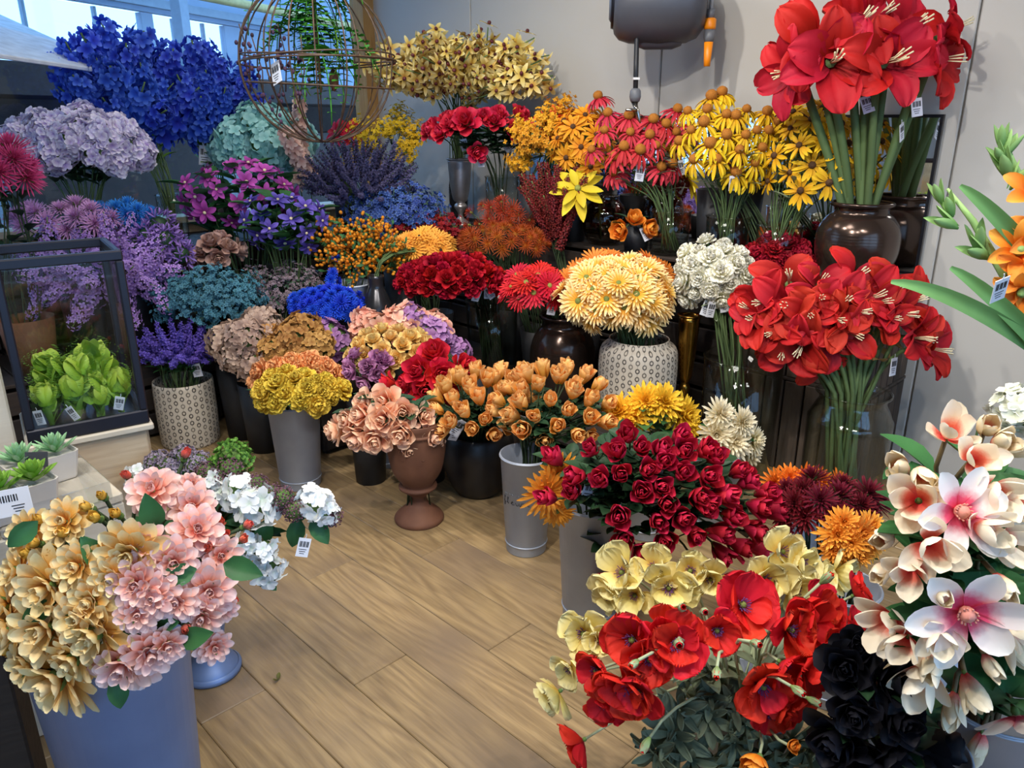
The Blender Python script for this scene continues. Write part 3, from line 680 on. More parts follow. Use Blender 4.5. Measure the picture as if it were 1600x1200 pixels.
def spike(name, pmt, n, fl, rad, k=4, variants=2, up=.5, L=1., stem=G_STEM, taper=.5, p=1.3, q=.5, w=.7, droop=0.):
    """florets along an axis of unit length"""
    out = []
    for v in range(variants):
        b = B(); tube(b, [(0, 0, 0), (0, 0, L)], .012, 4, 1)
        for i in range(n):
            f = (i+.5)/n; a = i*2.39996+rs.rand()*.5; s = 1-taper*f; z = f*L
            d = Vector((math.cos(a), math.sin(a), up-droop)); c = Vector((math.cos(a), math.sin(a), 0))*rad*s*(.5+.6*rs.rand())+Vector((0, 0, z))
            fb_ = B()
            for j in range(k): petal(fb_, fl*s*(.8+.4*rs.rand()), fl*w*s, e=.35, curl=-.2, cup=.25, az=2*PI*j/k, p=p, q=q, base=.3, nu=3, nv=4)
            qq = np.array((d.to_track_quat('Z', 'Y') @ Quaternion((0, 0, 1), rs.rand()*6)).to_matrix())
            b.add(np.concatenate(fb_.v) @ qq.T+np.array(c), fb_.f, np.clip(np.concatenate(fb_.g)+rs.rand()*.3-.15, 0, 1))
        out.append((b.mesh(name, [pmt, stem]), []))
    return out
def bush(name, pmt, n, fl, k=5, spread=.42, variants=2, stem=G_STEM, twigs=7, leaves=None):
    """branching spray: twigs with small flowers at the tips; base at origin, height about 1"""
    out = []
    for v in range(variants):
        b = B(); 
        for t in range(twigs):
            a = t*2.4+rs.rand(); r = spread*math.sqrt((t+.5)/twigs); tip = Vector((r*math.cos(a), r*math.sin(a), .55+.4*(1-(r/spread)**2*.6)+.1*rs.rand()))
            mid = Vector((tip.x*.3, tip.y*.3, tip.z*.5)); tube(b, [(0, 0, 0), mid, tip], .008, 3, 1)
            for i in range(n):
                f = .45+.6*rs.rand(); c = mid.lerp(tip, max(0, (f-.4)/.6))+Vector((rs.randn(), rs.randn(), rs.randn()))*.055
                d = Vector((c.x+rs.randn()*.2, c.y+rs.randn()*.2, .35+rs.rand()*.5)); fb_ = B()
                for j in range(k): petal(fb_, fl*(.8+.4*rs.rand()), fl*.75, e=.4, curl=-.2, cup=.2, az=2*PI*j/k, p=1.3, q=.5, base=.3, nu=3, nv=3)
                qq = np.array(d.to_track_quat('Z', 'Y').to_matrix()); b.add(np.concatenate(fb_.v) @ qq.T+np.array(c), fb_.f, np.clip(np.concatenate(fb_.g)+rs.rand()*.3-.15, 0, 1))
            for i in range(4 if leaves is None else leaves):
                c = mid.lerp(tip, rs.rand()*.8); fb_ = B(); petal(fb_, .13, .05, e=.3, cup=.2, az=rs.rand()*6, nu=3, nv=4, q=.8, p=.9); b.add(fb_.v[0]+np.array(c), fb_.f, fb_.g[0], 1)
        out.append((b.mesh(name, [pmt, stem]), []))
    return out
def berries(name, pmt, n, r, variants=2, spread=.42):
    out = []
    for v in range(variants):
        b = B()
        for t in range(7):
            a = t*2.4; rr = spread*math.sqrt((t+.5)/7); tip = Vector((rr*math.cos(a), rr*math.sin(a), .8+.2*rs.rand())); tube(b, [(0, 0, 0), tip*.5, tip], .008, 3, 1)
            for i in range(n):
                c = (tip*(.5+.5*rs.rand()))+Vector((rs.randn(), rs.randn(), rs.randn()))*.06; ellipsoid(b, c, (r, r, r*1.15), 0, 6, 4, g=rs.rand())
            for i in range(5):
                c = tip*(.3+.7*rs.rand()); fb_ = B(); petal(fb_, .16, .06, e=.4, az=rs.rand()*6, nu=3, nv=4, q=.8, p=.9); b.add(fb_.v[0]+np.array(c), fb_.f, fb_.g[0], 1)
        out.append((b.mesh(name, [pmt, G_LEAF]), []))
    return out
def poppy(name, pm_, variants=3):
    def core(b):
        ellipsoid(b, (0, 0, .13), (.06, .06, .07), 1, 8, 5)
        for i in range(22):
            a = i*2.4; r = .07+.07*rs.rand(); tube(b, [(.02*math.cos(a), .02*math.sin(a), .08), (r*math.cos(a), r*math.sin(a), .20+.05*rs.rand())], [.004, .009], 3, 2)
        ellipsoid(b, (0, 0, -.01), (.05, .05, .05), 0, 8, 4)
    return layers_bloom(name, [(3, .58, .72, .22, .35, .35, .02, .03, K(p=2.0, q=.35, ruf=.06, freq=14, nu=11, nv=6)), (3, .52, .66, .55, .30, .4, .02, .05, K(p=2.0, q=.35, ruf=.07, freq=14, nu=11, nv=6))], pm_, core, True, variants, [M_CALYX, M_GRNC, M_STAM], jit=.2)
def amaryllis(name, pm_, variants=3):
    def core(b):
        tube(b, [(0, 0, -.12), (0, 0, .04), (0, 0, .12)], [.03, .045, .06], 8, 0)
        for i in range(6):
            a = i*1.05; tube(b, [(.01*math.cos(a), .01*math.sin(a), .1), (.03*math.cos(a), .03*math.sin(a)-.03, .35), (.05*math.cos(a), .05*math.sin(a)-.02, .50+.05*rs.rand())], [.006, .006, .01], 4, 1)
    return layers_bloom(name, [(3, .62, .44, 1.05, -.85, .35, .03, .04, K(p=1.2, q=.55, ruf=.065, freq=9, flare=.45, nu=9, nv=8)), (3, .58, .40, .95, -.75, .35, .03, .06, K(p=1.2, q=.55, ruf=.065, freq=9, flare=.4, nu=9, nv=8))], pm_, core, True, variants, [G_STEM, M_CREAM], jit=.16)
def magnolia(name, pm_, kind):
    def core(b):
        ellipsoid(b, (0, 0, -.02), (.05, .05, .07), 0, 8, 4)
        if kind == 'open':
            ellipsoid(b, (0, 0, .08), (.075, .075, .08), 1, 10, 6, bump=.1)
            for i in range(14): a = i*2.4; tube(b, [(.05*math.cos(a), .05*math.sin(a), .05), (.085*math.cos(a), .085*math.sin(a), .13)], .010, 4, 1)
    ly = {'open': [(6, .50, .29, .12, .25, .3, .04, .02, K(p=1.25, q=.5, nu=6, nv=7))],
          'half': [(3, .70, .46, .85, .55, .5, .05, .02, K(p=1.4, q=.45, nu=6, nv=7)), (3, .66, .44, .50, .5, .45, .05, .0, K(p=1.4, q=.45, nu=6, nv=7))],
          'bud': [(3, .84, .50, 1.0, .75, .6, .06, .02, K(p=1.15, q=.5, nu=6, nv=7)), (3, .82, .54, .80, 1.15, .62, .07, .0, K(p=1.15, q=.5, nu=6, nv=7))]}[kind]
    return layers_bloom(name, ly, pm_, core, True, 3, [M_CALYX, M_PINKST], jit=.14)
P = pmat
def BL(k):
    if k in _BL: return _BL[k]
    r = None
    def rose(nm, st, lay, sep=True, v=2): return layers_bloom(nm, lay, P(nm+'_petal', st), calyx(.09, .14), sep, v)
    if k == 'redbud': r = rose('red_rosebud', [(0, '7a0c22'), (.6, 'b01030'), (1, 'd0284a')], RB, True, 3)
    elif k == 'orangebud': r = rose('orange_rosebud', [(0, 'ee9424'), (.5, 'f7b048'), (1, 'fac880')], RB, True, 3)
    elif k == 'redrose_s': r = rose('small_red_rose', [(0, '7c0618'), (1, 'c0142c')], RO, False)
    elif k == 'redrose_b': r = rose('big_red_rose', [(0, 'a00c1c'), (.7, 'd41c30'), (1, 'e03444')], RO, True)
    elif k == 'crimson': r = rose('crimson_rose', [(0, 'a00a28'), (.7, 'd21c40'), (1, 'e04058')], RO, True)
    elif k == 'peachrose': r = rose('peach_rose', [(0, 'f08a64'), (.45, 'f8b48c'), (1, 'fcd8b8')], RO, True)
    elif k == 'yellowrose': r = rose('yellow_rose', [(0, 'e8a848'), (.6, 'f2c878'), (1, 'f4d890')], RO, False)
    elif k == 'mauverose': r = rose('mauve_rose', [(0, '8a4a78'), (.6, 'b070a0'), (1, 'c890b8')], RO, False)
    elif k == 'dustyrose': r = rose('dusty_rose', [(0, '8a6058'), (.6, 'b48878'), (1, 'c8a498')], RO, False)
    elif k == 'blackrose': r = layers_bloom('black_rose', RO, P('black_petal', [(0, '0a0a0e'), (1, '1c1c24')], vary=.1, rough=.5), calyx(.09, .14), True, 2)
    elif k == 'ranun': r = layers_bloom('ranunculus', [(4, .32, .24, 1.3, .5, .9, .03, .14, K(p=1.5, q=.42)), (6, .42, .34, 1.0, .8, .6, .06, .10, K(p=1.5, q=.42)), (7, .50, .42, .65, 1.0, .5, .08, .05, K(p=1.5, q=.4)), (8, .54, .46, .25, 1.05, .42, .08, 0, K(p=1.5, q=.4))], P('ranunculus_petal', [(0, 'd86a10'), (.7, 'f08c20'), (1, 'f8a848')]), calyx(), True)
    elif k == 'goldgerb': r = layers_bloom('golden_gerbera', GERB, P('golden_gerbera_petal', [(0, 'f2a41c'), (.55, 'f6bc4c'), (1, 'f8e6b0')]), disc(.09, .07, .05, 1), False, 2, [M_CALYX, M_GRNC])
    elif k == 'orangegerb': r = layers_bloom('orange_gerbera', GERB, P('orange_gerbera_petal', [(0, 'e8741c'), (1, 'f49440')]), disc(.09, .07, .05, 1), False, 2, [M_CALYX, M_YC])
    elif k == 'ambergerb': r = layers_bloom('amber_gerbera', GERB, P('amber_gerbera_petal', [(0, 'f08a14'), (1, 'f8b040')]), disc(.09, .07, .05, 1), False, 2, [M_CALYX, M_GRNC])
    elif k == 'redgerb': r = layers_bloom('red_gerbera', GERB, P('red_gerbera_petal', [(0, 'b00c18'), (1, 'dc2434')]), disc(.09, .07, .05, 1), False, 2, [M_CALYX, M_YC])
    elif k == 'anemgerb': r = layers_bloom('apricot_gerbera', GERB, P('apricot_gerbera_petal', [(0, 'f0a02c'), (1, 'f6b850')]), disc(.07, .07, .05, 1), False, 2, [M_CALYX, M_BLK])
    elif k in ('ydahlia', 'pdahlia'):
        st = [(0, 'e08a24'), (.45, 'f0bc60'), (1, 'f8e8b4')] if k == 'ydahlia' else [(0, 'ee6a50'), (.4, 'f2a890'), (1, 'f8dcd4')]
        r = layers_bloom('dahlia', DAHL, P(k+'_petal', st), calyx(.1, .12), True, 3)
    elif k in ('ydbud', 'pdbud'):
        st = [(0, 'b88a24'), (1, 'eab84c')] if k == 'ydbud' else [(0, 'e8a088'), (1, 'f0644c')]
        r = layers_bloom('dahlia_bud', DAHLBUD, P(k+'_petal', st), calyx(.16, .22, 6, .3), False, 2)
    elif k == 'ydecor': r = layers_bloom('yellow_dahlia', MUM(6, .12, .5), P('yellow_dahlia_petal', [(0, 'eaa818'), (1, 'fad03c')]), calyx(.1, .1))
    elif k == 'cdecor': r = layers_bloom('cream_dahlia', MUM(6, .11, .5), P('cream_dahlia_petal', [(0, 'd8c48c'), (1, 'f4ecd0')]), calyx(.1, .1))
    elif k == 'burgmum': r = layers_bloom('burgundy_mum', MUM(6, .075), P('burgundy_petal', [(0, '3a0614'), (1, '7c1428')]), calyx(.1, .1))
    elif k == 'orangemum': r = layers_bloom('orange_mum', MUM(6, .10), P('orange_mum_petal', [(0, 'e07c10'), (1, 'f8b048')]), calyx(.1, .1))
    elif k == 'deepmum': r = layers_bloom('deep_orange_mum', MUM(5, .10), P('deep_orange_petal', [(0, 'd85808'), (1, 'f4902c')]), calyx(.1, .1))
    elif k == 'magentamum': r = layers_bloom('magenta_mum', MUM(7, .05), P('magenta_petal', [(0, 'a0184c'), (1, 'e0508c')]), calyx(.1, .1))
    elif k == 'pinkpom': r = layers_bloom('pink_pompom', MUM(7, .05, .46, 1.5), P('pink_pom_petal', [(0, 'b478b4'), (1, 'e8b4e2')]), calyx(.1, .1))
    elif k == 'bluepom': r = layers_bloom('blue_pompom', MUM(7, .05, .46, 1.5), P('blue_pom_petal', [(0, '1c64b8'), (1, '3c94e4')]), calyx(.1, .1))
    elif k == 'rustmum': r = layers_bloom('rust_mum', MUM(4, .04, .5, 1.0, .3), P('rust_petal', [(0, '8a2c10'), (1, 'b8401c')]), disc(.08, .06, .05, 1), False, 2, [M_CALYX, M_YC])
    elif k == 'bronzemum': r = layers_bloom('bronze_mum', MUM(5, .04, .5, 1.2, .3), P('bronze_petal', [(0, 'd8902c'), (.4, 'b85418'), (1, '8a3410')]), disc(.12, .07, .07, 1), False, 2, [M_CALYX, M_CONE])
    elif k == 'creamcarn': r = layers_bloom('cream_carnation', CARN(), P('cream_carn_petal', [(0, 'eae4b4'), (1, 'fdfbee')]), calyx(.08, .16))
    elif k == 'redcarn': r = layers_bloom('dark_red_carnation', CARN(), P('red_carn_petal', [(0, '6a0818'), (1, 'b01428')]), calyx(.08, .16))
    elif k == 'yellowcarn': r = layers_bloom('yellow_carnation', CARN(), P('yellow_carn_petal', [(0, 'd8a418'), (1, 'ecd050')]), calyx(.08, .16))
    elif k == 'orangecarn': r = layers_bloom('apricot_carnation', CARN(), P('apricot_carn_petal', [(0, 'f09030'), (1, 'f8b87c')]), calyx(.08, .16))
    elif k in ('redcone', 'yelcone'):
        st = [(0, 'b81830'), (1, 'e04858')] if k == 'redcone' else [(0, 'd8a008'), (1, 'f4d428')]
        r = layers_bloom('coneflower', [(13, .50, .12, -.25, -.95, .5, .10, .06, K(p=1.2, q=.45, nu=3, nv=6)), (9, .45, .11, .0, -1.0, .5, .08, .08, K(p=1.2, q=.45, nu=3, nv=6))], P(k+'_petal', st), disc(.165, .16, .15, 1), False, 3, [M_CALYX, M_CONE], jit=.15)
    elif k == 'rudb': r = layers_bloom('rudbeckia', [(9, .5, .15, .05, -.2, .35, .06, .04, K(p=1.1, q=.6, nu=3, nv=6)), (6, .46, .13, .2, -.2, .35, .06, .05, K(p=1.1, q=.6, nu=3, nv=6))], P('rudbeckia_petal', [(0, 'cc8c08'), (1, 'f0c420')]), disc(.11, .09, .09, 1), False, 3, [M_CALYX, M_BRC])
    elif k == 'odaisy': r = layers_bloom('orange_daisy', [(11, .5, .16, .05, -.2, .35, .06, .04, K(p=1., q=.7, nu=3, nv=6)), (8, .42, .14, .3, -.2, .35, .06, .05, K(p=1., q=.7, nu=3, nv=6))], P('orange_daisy_petal', [(0, 'e08410'), (1, 'f4b02c')]), disc(.10, .08, .07, 1), False, 2, [M_CALYX, M_BRC])
    elif k == 'rdaisy': r = layers_bloom('red_orange_daisy', [(11, .5, .16, .05, -.2, .35, .06, .04, K(p=1., q=.7, nu=3, nv=6)), (8, .42, .14, .3, -.2, .35, .06, .05, K(p=1., q=.7, nu=3, nv=6))], P('red_orange_petal', [(0, 'c8340c'), (1, 'ee6424')]), disc(.10, .08, .07, 1), False, 2, [M_CALYX, M_BRC])
    elif k == 'ypoin': r = layers_bloom('yellow_poinsettia', [(7, .54, .22, .0, -.35, .3, .04, .02, K(p=.9, q=.75, nu=5, nv=6)), (6, .40, .17, .3, -.3, .3, .04, .04, K(p=.9, q=.75, nu=5, nv=6))], P('yellow_bract', [(0, 'd8b820'), (1, 'f2dc3c')]), disc(.06, .06, .04, 1), True, 1, [M_CALYX, M_YC])
    elif k == 'redpoin': r = layers_bloom('red_poinsettia', [(7, .54, .24, .0, -.35, .3, .04, .02, K(p=.9, q=.75, nu=5, nv=6)), (6, .40, .18, .3, -.3, .3, .04, .04, K(p=.9, q=.75, nu=5, nv=6))], P('red_bract', [(0, '8a0a20'), (1, 'c41c38')]), disc(.06, .06, .04, 1), True, 1, [M_CALYX, M_YC])
    elif k in ('clemp', 'clemv'):
        st = [(0, '9a2c88'), (1, 'd060c4')] if k == 'clemp' else [(0, '4a3498'), (1, '8474dc')]
        r = layers_bloom('clematis', [(6, .5, .27, .1, -.15, .25, .04, .02, K(p=1.05, q=.6, nu=4, nv=6)), (4, .36, .2, .4, -.1, .25, .04, .04, K(p=1.05, q=.6, nu=4, nv=5))], P(k+'_petal', st), disc(.07, .07, .05, 1), False, 2, [M_CALYX, M_CREAM])
    elif k == 'cornfl': r = layers_bloom('cornflower', MUM(4, .10, .5, 1.1, .3), P('cornflower_petal', [(0, '0c24a0'), (1, '2454e4')], vein=.05), disc(.08, .06, .05, 1), False, 2, [M_CALYX, M_BLK])
    elif k == 'redpoppy': r = poppy('red_poppy', P('red_poppy_petal', [(0, '8c0c14'), (.25, 'd0141c'), (1, 'ea2c24')], trans=.28))
    elif k == 'yelpoppy': r = poppy('yellow_poppy', P('yellow_poppy_petal', [(0, 'e0b040'), (.4, 'f0dc80'), (1, 'f6ecb0')], trans=.25))
    elif k == 'poppybud':
        def cb(b):
            for i in range(4): petal(b, .7, .5, e=.9, curl=.9, cup=.6, az=i*PI/2, r0=.06, p=1, q=.6, nu=5, nv=6)
        b = B(); cb(b); c2 = B(); [petal(c2, .62, .5, e=1.0, curl=.8, cup=.6, az=.5+i*2.1, r0=.04, z0=.1, p=1.2, q=.5, nu=5, nv=6) for i in range(3)]
        r = [(b.mesh('poppy_bud', P('poppy_bud_green', [(0, '6f8a44'), (1, 'a0ac88')], trans=0)), [c2.mesh('petal', P('red_poppy_petal', []))])]
    elif k == 'greyfol': r = layers_bloom('grey_foliage', [(6, .55, .20, .35, -.5, .3, .02, 0, K(p=1.1, q=.6, ruf=.16, freq=9, nu=7, nv=8)), (5, .45, .15, .8, -.4, .3, .02, .03, K(p=1.1, q=.6, ruf=.16, freq=9, nu=7, nv=8))], P('poppy_leaf', [(0, '4d5c48'), (1, '74826a')], vary=.25), calyx(.03, .05, 0), True, 2, [G_STEMP])
    elif k == 'amar': r = amaryllis('amaryllis_bloom', P('red_amaryllis_petal', [(0, '8c0a18'), (.5, 'bc1424'), (1, 'd02834')], trans=.2))
    elif k == 'amar2': r = amaryllis('amaryllis_bloom', P('scarlet_amaryllis_petal', [(0, '4a060a'), (.35, 'a81018'), (1, 'd42822')], trans=.2))
    elif k == 'magopen': r = magnolia('magnolia_open', P('magnolia_petal', [(0, 'c81c3c'), (.22, 'e0506c'), (.48, 'f6e4dc'), (1, 'f8f4e8')], trans=.2, vein=.06), 'open')
    elif k == 'maghalf': r = magnolia('magnolia_half', P('magnolia_cream_petal', [(0, 'd82c34'), (.26, 'ec8068'), (.5, 'f6ead0'), (1, 'faf0d8')], trans=.2, vein=.06), 'half')
    elif k == 'magbud': r = magnolia('magnolia_bud', P('magnolia_bud_petal', [(0, 'd8303c'), (.22, 'ee8c78'), (.5, 'f4e0b8'), (1, 'f8ecd0')], trans=.15, vein=.06), 'bud')
    elif k == 'hydmint': r = florets('mint_hydrangea', P('mint_petal', [(0, '7cbcb8'), (1, 'aee0dc')]), 70, .6, .1)
    elif k == 'hyddust': r = florets('dusty_hydrangea', P('dusty_petal', [(0, 'a08478'), (1, 'd0b4a0')]), 90, .5, .1, fl=.13)
    elif k == 'hydbrown': r = florets('brown_hydrangea', P('brown_petal', [(0, '9a6834'), (1, 'cc9c58')]), 90, .5, .1, fl=.13)
    elif k == 'hydwhite': r = florets('white_hydrangea', P('white_petal', [(0, 'd0d4b4'), (1, 'f4f4ea')]), 40, .5, .1, fl=.24)
    elif k == 'apple': r = florets('white_blossom', P('blossom_petal', [(0, 'd4e4d0'), (.3, 'f0f4f2'), (1, 'fafcfc')]), 14, .3, .1, k=5, fl=.30)
    elif k == 'peachblos': r = florets('peach_blossom', P('peach_blossom_petal', [(0, 'e89478'), (1, 'f6c8b0')]), 16, .3, .1, k=5, fl=.28)
    elif k == 'purpblos': r = florets('mauve_blossom', P('mauve_blossom_petal', [(0, '9a64a0'), (1, 'c898cc')]), 16, .3, .1, k=5, fl=.28)
    elif k == 'phlox': r = florets('lilac_phlox', P('phlox_petal', [(0, '9678c0'), (.3, 'ccbee2'), (1, 'f4f0fa')]), 60, .4, .1, k=5, fl=.17)
    elif k == 'lilac': r = spike('lilac_panicle', P('lilac_petal', [(0, '8a60b4'), (1, 'c4a4e4')]), 70, .11, .30, taper=.6)
    elif k == 'delph': r = spike('blue_delphinium', P('delph_petal', [(0, '1c2c9c'), (.5, '2c50cc'), (1, '6488ec')]), 46, .17, .22, k=5, taper=.45)
    elif k == 'delphp': r = spike('peach_delphinium', P('peach_delph_petal', [(0, 'e0a894'), (1, 'fadcca')]), 34, .15, .11, k=5, taper=.35)
    elif k == 'lavend': r = spike('lavender_spike', P('lavender_petal', [(0, '3c3858'), (1, '66618c')]), 34, .13, .05, k=3, taper=.5, up=1.2, p=.9, q=.8)
    elif k == 'salvia': r = spike('violet_spike', P('salvia_petal', [(0, '3c2c90'), (1, '7460c4')]), 36, .16, .09, k=3, taper=.5, up=.9, p=.9, q=.8)
    elif k == 'plume': r = spike('celosia_plume', P('plume_petal', [(0, '5a1418'), (1, '94302c')]), 130, .045, .055, k=3, taper=.25)
    elif k == 'agap': r = florets('agapanthus', P('agap_petal', [(0, '6a4c9c'), (1, 'a888d0')]), 30, .5, .1, k=4, fl=.30, fw=.07, up=.9, core=G_LEAFD)
    elif k == 'allium': r = florets('allium_head', P('allium_petal', [(0, '4a2c38'), (1, '8a6470')]), 150, .85, .1, k=3, fl=.075, up=.7, variants=1)
    elif k == 'sedum': r = florets('sedum_head', P('sedum_petal', [(0, '6a5c70'), (1, 'a498aa')]), 130, .3, .1, k=4, fl=.075, up=.6, variants=2, squash=.7)
    elif k == 'kale': r = florets('green_curly_head', P('kale_petal', [(0, '2f5a24'), (1, '6f9c3c')]), 110, .4, .1, k=3, fl=.11, up=.8, variants=1, squash=.8)
    elif k == 'orchid':
        r = []
        pm_ = P('orchid_petal', [(0, 'c8902c'), (.4, 'e0c468'), (1, 'f2e4a8')])
        for v in range(3):
            b = B(); tube(b, [(0, 0, 0), (.0, .02, .5), (0, .10, 1)], .010, 4, 1)
            for i in range(12):
                f = .08+.9*i/12; a = i*2.39996; c = np.array((math.cos(a)*.10, .12*f*f+math.sin(a)*.10, f)); d = Vector((math.cos(a), math.sin(a)-.5, .3)); fb_ = B()
                for j in range(5): petal(fb_, .17, .07, e=.25, curl=-.4, cup=.2, az=2*PI*j/5, p=.9, q=.7, base=.3, nu=3, nv=5)
                ellipsoid(fb_, (0, -.015, .03), (.028, .034, .03), 2, 7, 4)
                for m in range(len(fb_.m)): pass
                qq = np.array((d.to_track_quat('Z', 'Y') @ Quaternion((0, 0, 1), rs.rand()*6)).to_matrix())
                k0 = b.n; b.v.append(np.concatenate(fb_.v) @ qq.T+c); b.g.append(np.concatenate(fb_.g)); b.f += [tuple(x+k0 for x in f_) for f_ in fb_.f]; b.m += fb_.m; b.n += fb_.n
            r.append((b.mesh('orchid_spray', [pm_, G_STEM, mat('orchid_lip', '6a2028', .6, noise=.4, scale=40)]), []))
    elif k == 'mimosa': r = bush('yellow_mimosa', P('mimosa_petal', [(0, 'c89c10'), (1, 'f0cc2c')]), 34, .05, 4, .34)
    elif k == 'forsyth': r = bush('golden_spray', P('forsythia_petal', [(0, 'd88c10'), (1, 'f4bc34')]), 34, .055, 4, .34)
    elif k == 'tealbush': r = bush('teal_blossom_spray', P('teal_petal', [(0, '2c5c70'), (1, '5c98ac')]), 30, .05, 5, .42, stem=P('teal_leaf', [(0, '23403e'), (1, '2c5048')]))
    elif k == 'greybush': r = bush('grey_pink_spray', P('grey_pink_petal', [(0, '6a5c64'), (1, 'a894a0')]), 20, .045, 4, .42, stem=G_SAGE)
    elif k == 'bluebush': r = bush('blue_dark_spray', P('dark_blue_petal', [(0, '2c3c70'), (.6, '3c5cac'), (1, '7c94c4')]), 22, .06, 5, .42, stem=G_SAGE)
    elif k == 'redbush': r = bush('dark_red_spray', P('dark_red_petal', [(0, '6a0c14'), (1, 'a81c24')]), 26, .06, 5, .42)
    elif k == 'obery': r = berries('orange_berry_spray', P('orange_berry', [(0, 'd87810'), (1, 'f0a030')]), 12, .035)
    _BL[k] = r
    return r
# ------------------------------------------------------------------ tags
M_CARD = mat('white_card', 'dfe2ea', .5, noise=.02); M_INK = mat('black_ink', '22242a', .6); M_CARDG = mat('grey_card', 'a9abb2', .5)
_tag = None
def tagmeshes():
    global _tag
    if _tag is None:
        b = B(); box(b, (0, 0, -.6), (.62, .03, 1.)); tube(b, [(0, 0, -.12), (.03, 0, .0), (0, 0, .12)], .02, 4); me = b.mesh('price_tag', M_CARD, False)
        c = B(); x = -.22
        for i in range(9):
            w = (.02, .035, .05)[i % 3]; 
            for sy in (-1, 1): box(c, (x, sy*.019, -.42), (w, .004, .30))
            x += w+.02
        for j in range(3):
            for sy in (-1, 1): box(c, (-.02, sy*.019, -.70-j*.11), (.40-.08*j, .004, .035))
        _tag = (me, c.mesh('barcode', M_INK, False))
    return _tag
def hang_tag(root, wpos, size, yaw=None):
    t, bc = tagmeshes(); o = obj('price_tag', t, root, wpos-root.location, (rs.randn()*.12, rs.randn()*.3, rs.randn()*.5 if yaw is None else yaw), size)
    o['label'] = 'white price tag with barcode'; obj('barcode', bc, o)
# ------------------------------------------------------------------ stems and bouquets
CAMP = Vector((0, 0, CAM_H))
def bez(p0, p1, p2, p3, n):
    out = []
    for i in range(n):
        t = i/(n-1); out.append(p0*(1-t)**3+p1*3*t*(1-t)**2+p2*3*t*t*(1-t)+p3*t**3)
    return out
def flower(name, label, cat, group, base, mouth, head, nrm, scale, bl, smat, sr, leaves=None, nleaf=0, lsize=.06, tagsz=0., hc=.0, vi=None, stiff=False, lr=(.35, .85)):
    root = empty(name, base, label, cat, group)
    nrm = Vector(nrm).normalized(); hb = head-nrm*hc*scale
    d = (hb-mouth).length; d0 = (mouth-base); d0 = d0.normalized() if d0.length > 1e-4 else Vector((0, 0, 1))
    c2 = hb-(hb-mouth)*.3+Vector((0, 0, -.02)) if stiff else hb-nrm*d*.30
    pts = [base.lerp(mouth, 0.), base.lerp(mouth, .5)]+bez(mouth, mouth+(d0 if not stiff else (d0+(hb-mouth).normalized()).normalized())*d*.4, c2, hb, 7)
    b = B(); tube(b, [p-base for p in pts], sr, 5); obj('stem', b.mesh('stem', smat), root)
    var = bl[rs.randint(len(bl)) if vi is None else vi]
    bo = obj('bloom', var[0], root, hb-base, aim(nrm, rs.rand()*6.28), scale)
    for pm_ in var[1]: obj('petal', pm_, bo)
    cpts = pts[2:]
    if leaves and nleaf:
        for i in range(nleaf):
            f = lr[0]+(lr[1]-lr[0])*(i+rs.rand()*.6)/nleaf; k = min(f, .99)*6; j = int(k); p = cpts[j].lerp(cpts[min(j+1, 6)], k-j)
            a = rs.rand()*6.28; dd = Vector((math.cos(a), math.sin(a)-.25, .25+rs.rand()*.3))
            lm = leaves[rs.randint(len(leaves))]; obj('leaf', lm, root, p-base, lie(dd), lsize*(.75+.5*rs.rand()))
    if tagsz:
        p = cpts[3].lerp(cpts[4], rs.rand()); q = (CAMP-p).normalized(); hang_tag(root, p+q*.04, tagsz)
    return root
def dome_heads(u, v, ru, rv, t, n, rd=None, zmin=-.35, up=.35, jit=.13):
    C = at(u, v, t); rx = ru*t/FPX; rz = rv*t/FPX; ry = rd if rd else max(min(rx, rz*1.3), rz)
    toC = (CAMP-C).normalized(); c = []
    N = int(n*1.6)+2
    for i in range(N):
        z = 1-(i+.5)/N*(1-zmin); a = i*2.39996; r = math.sqrt(max(0, 1-z*z))
        d = Vector((r*math.cos(a), r*math.sin(a), z)); c.append((-(d.dot(toC)), d))
    c.sort(key=lambda q: q[0]); out = []
    for _, d in c[:n]:
        p = C+Vector((d.x*rx, d.y*ry, d.z*rz))*(1+jit*rs.randn()*.5); nn = Vector((d.x/rx, d.y/ry, d.z/rz)).normalized()+Vector((0, 0, up))+toC*.32+Vector((rs.randn(), rs.randn(), rs.randn()))*.16
        out.append((p, nn.normalized()))
    return C, rx, ry, rz, out
def pix_heads(px, C, rx, ry, rz, t, up=.25, u=0, v=0, ru=1, rv=1):
    out = []
    for q in px:
        a, b_ = (q[0]-u)/ru, (q[1]-v)/rv; r2 = min(1., a*a+b_*b_); dep = math.sqrt(1-r2)
        tt = t-dep*ry*.9; p = at(q[0], q[1], tt)
        nn = Vector((a*.8+rs.randn()*.14, -dep*.9-.15, -b_*.6+up+rs.randn()*.14)); out.append((p, nn.normalized())+tuple(q[2:]))
    return out
def clear(p, m):
    # keep a head clear of both walls by sliding it along its line of sight
    for _ in range(12):
        if nR(p) > m+.03 and nL(p) > m+.02: break
        p = CAMP.lerp(p, .985)
    return p
ORD = ['first', 'second', 'third', 'fourth', 'fifth', 'sixth', 'seventh', 'eighth', 'ninth', 'tenth', 'eleventh', 'twelfth']
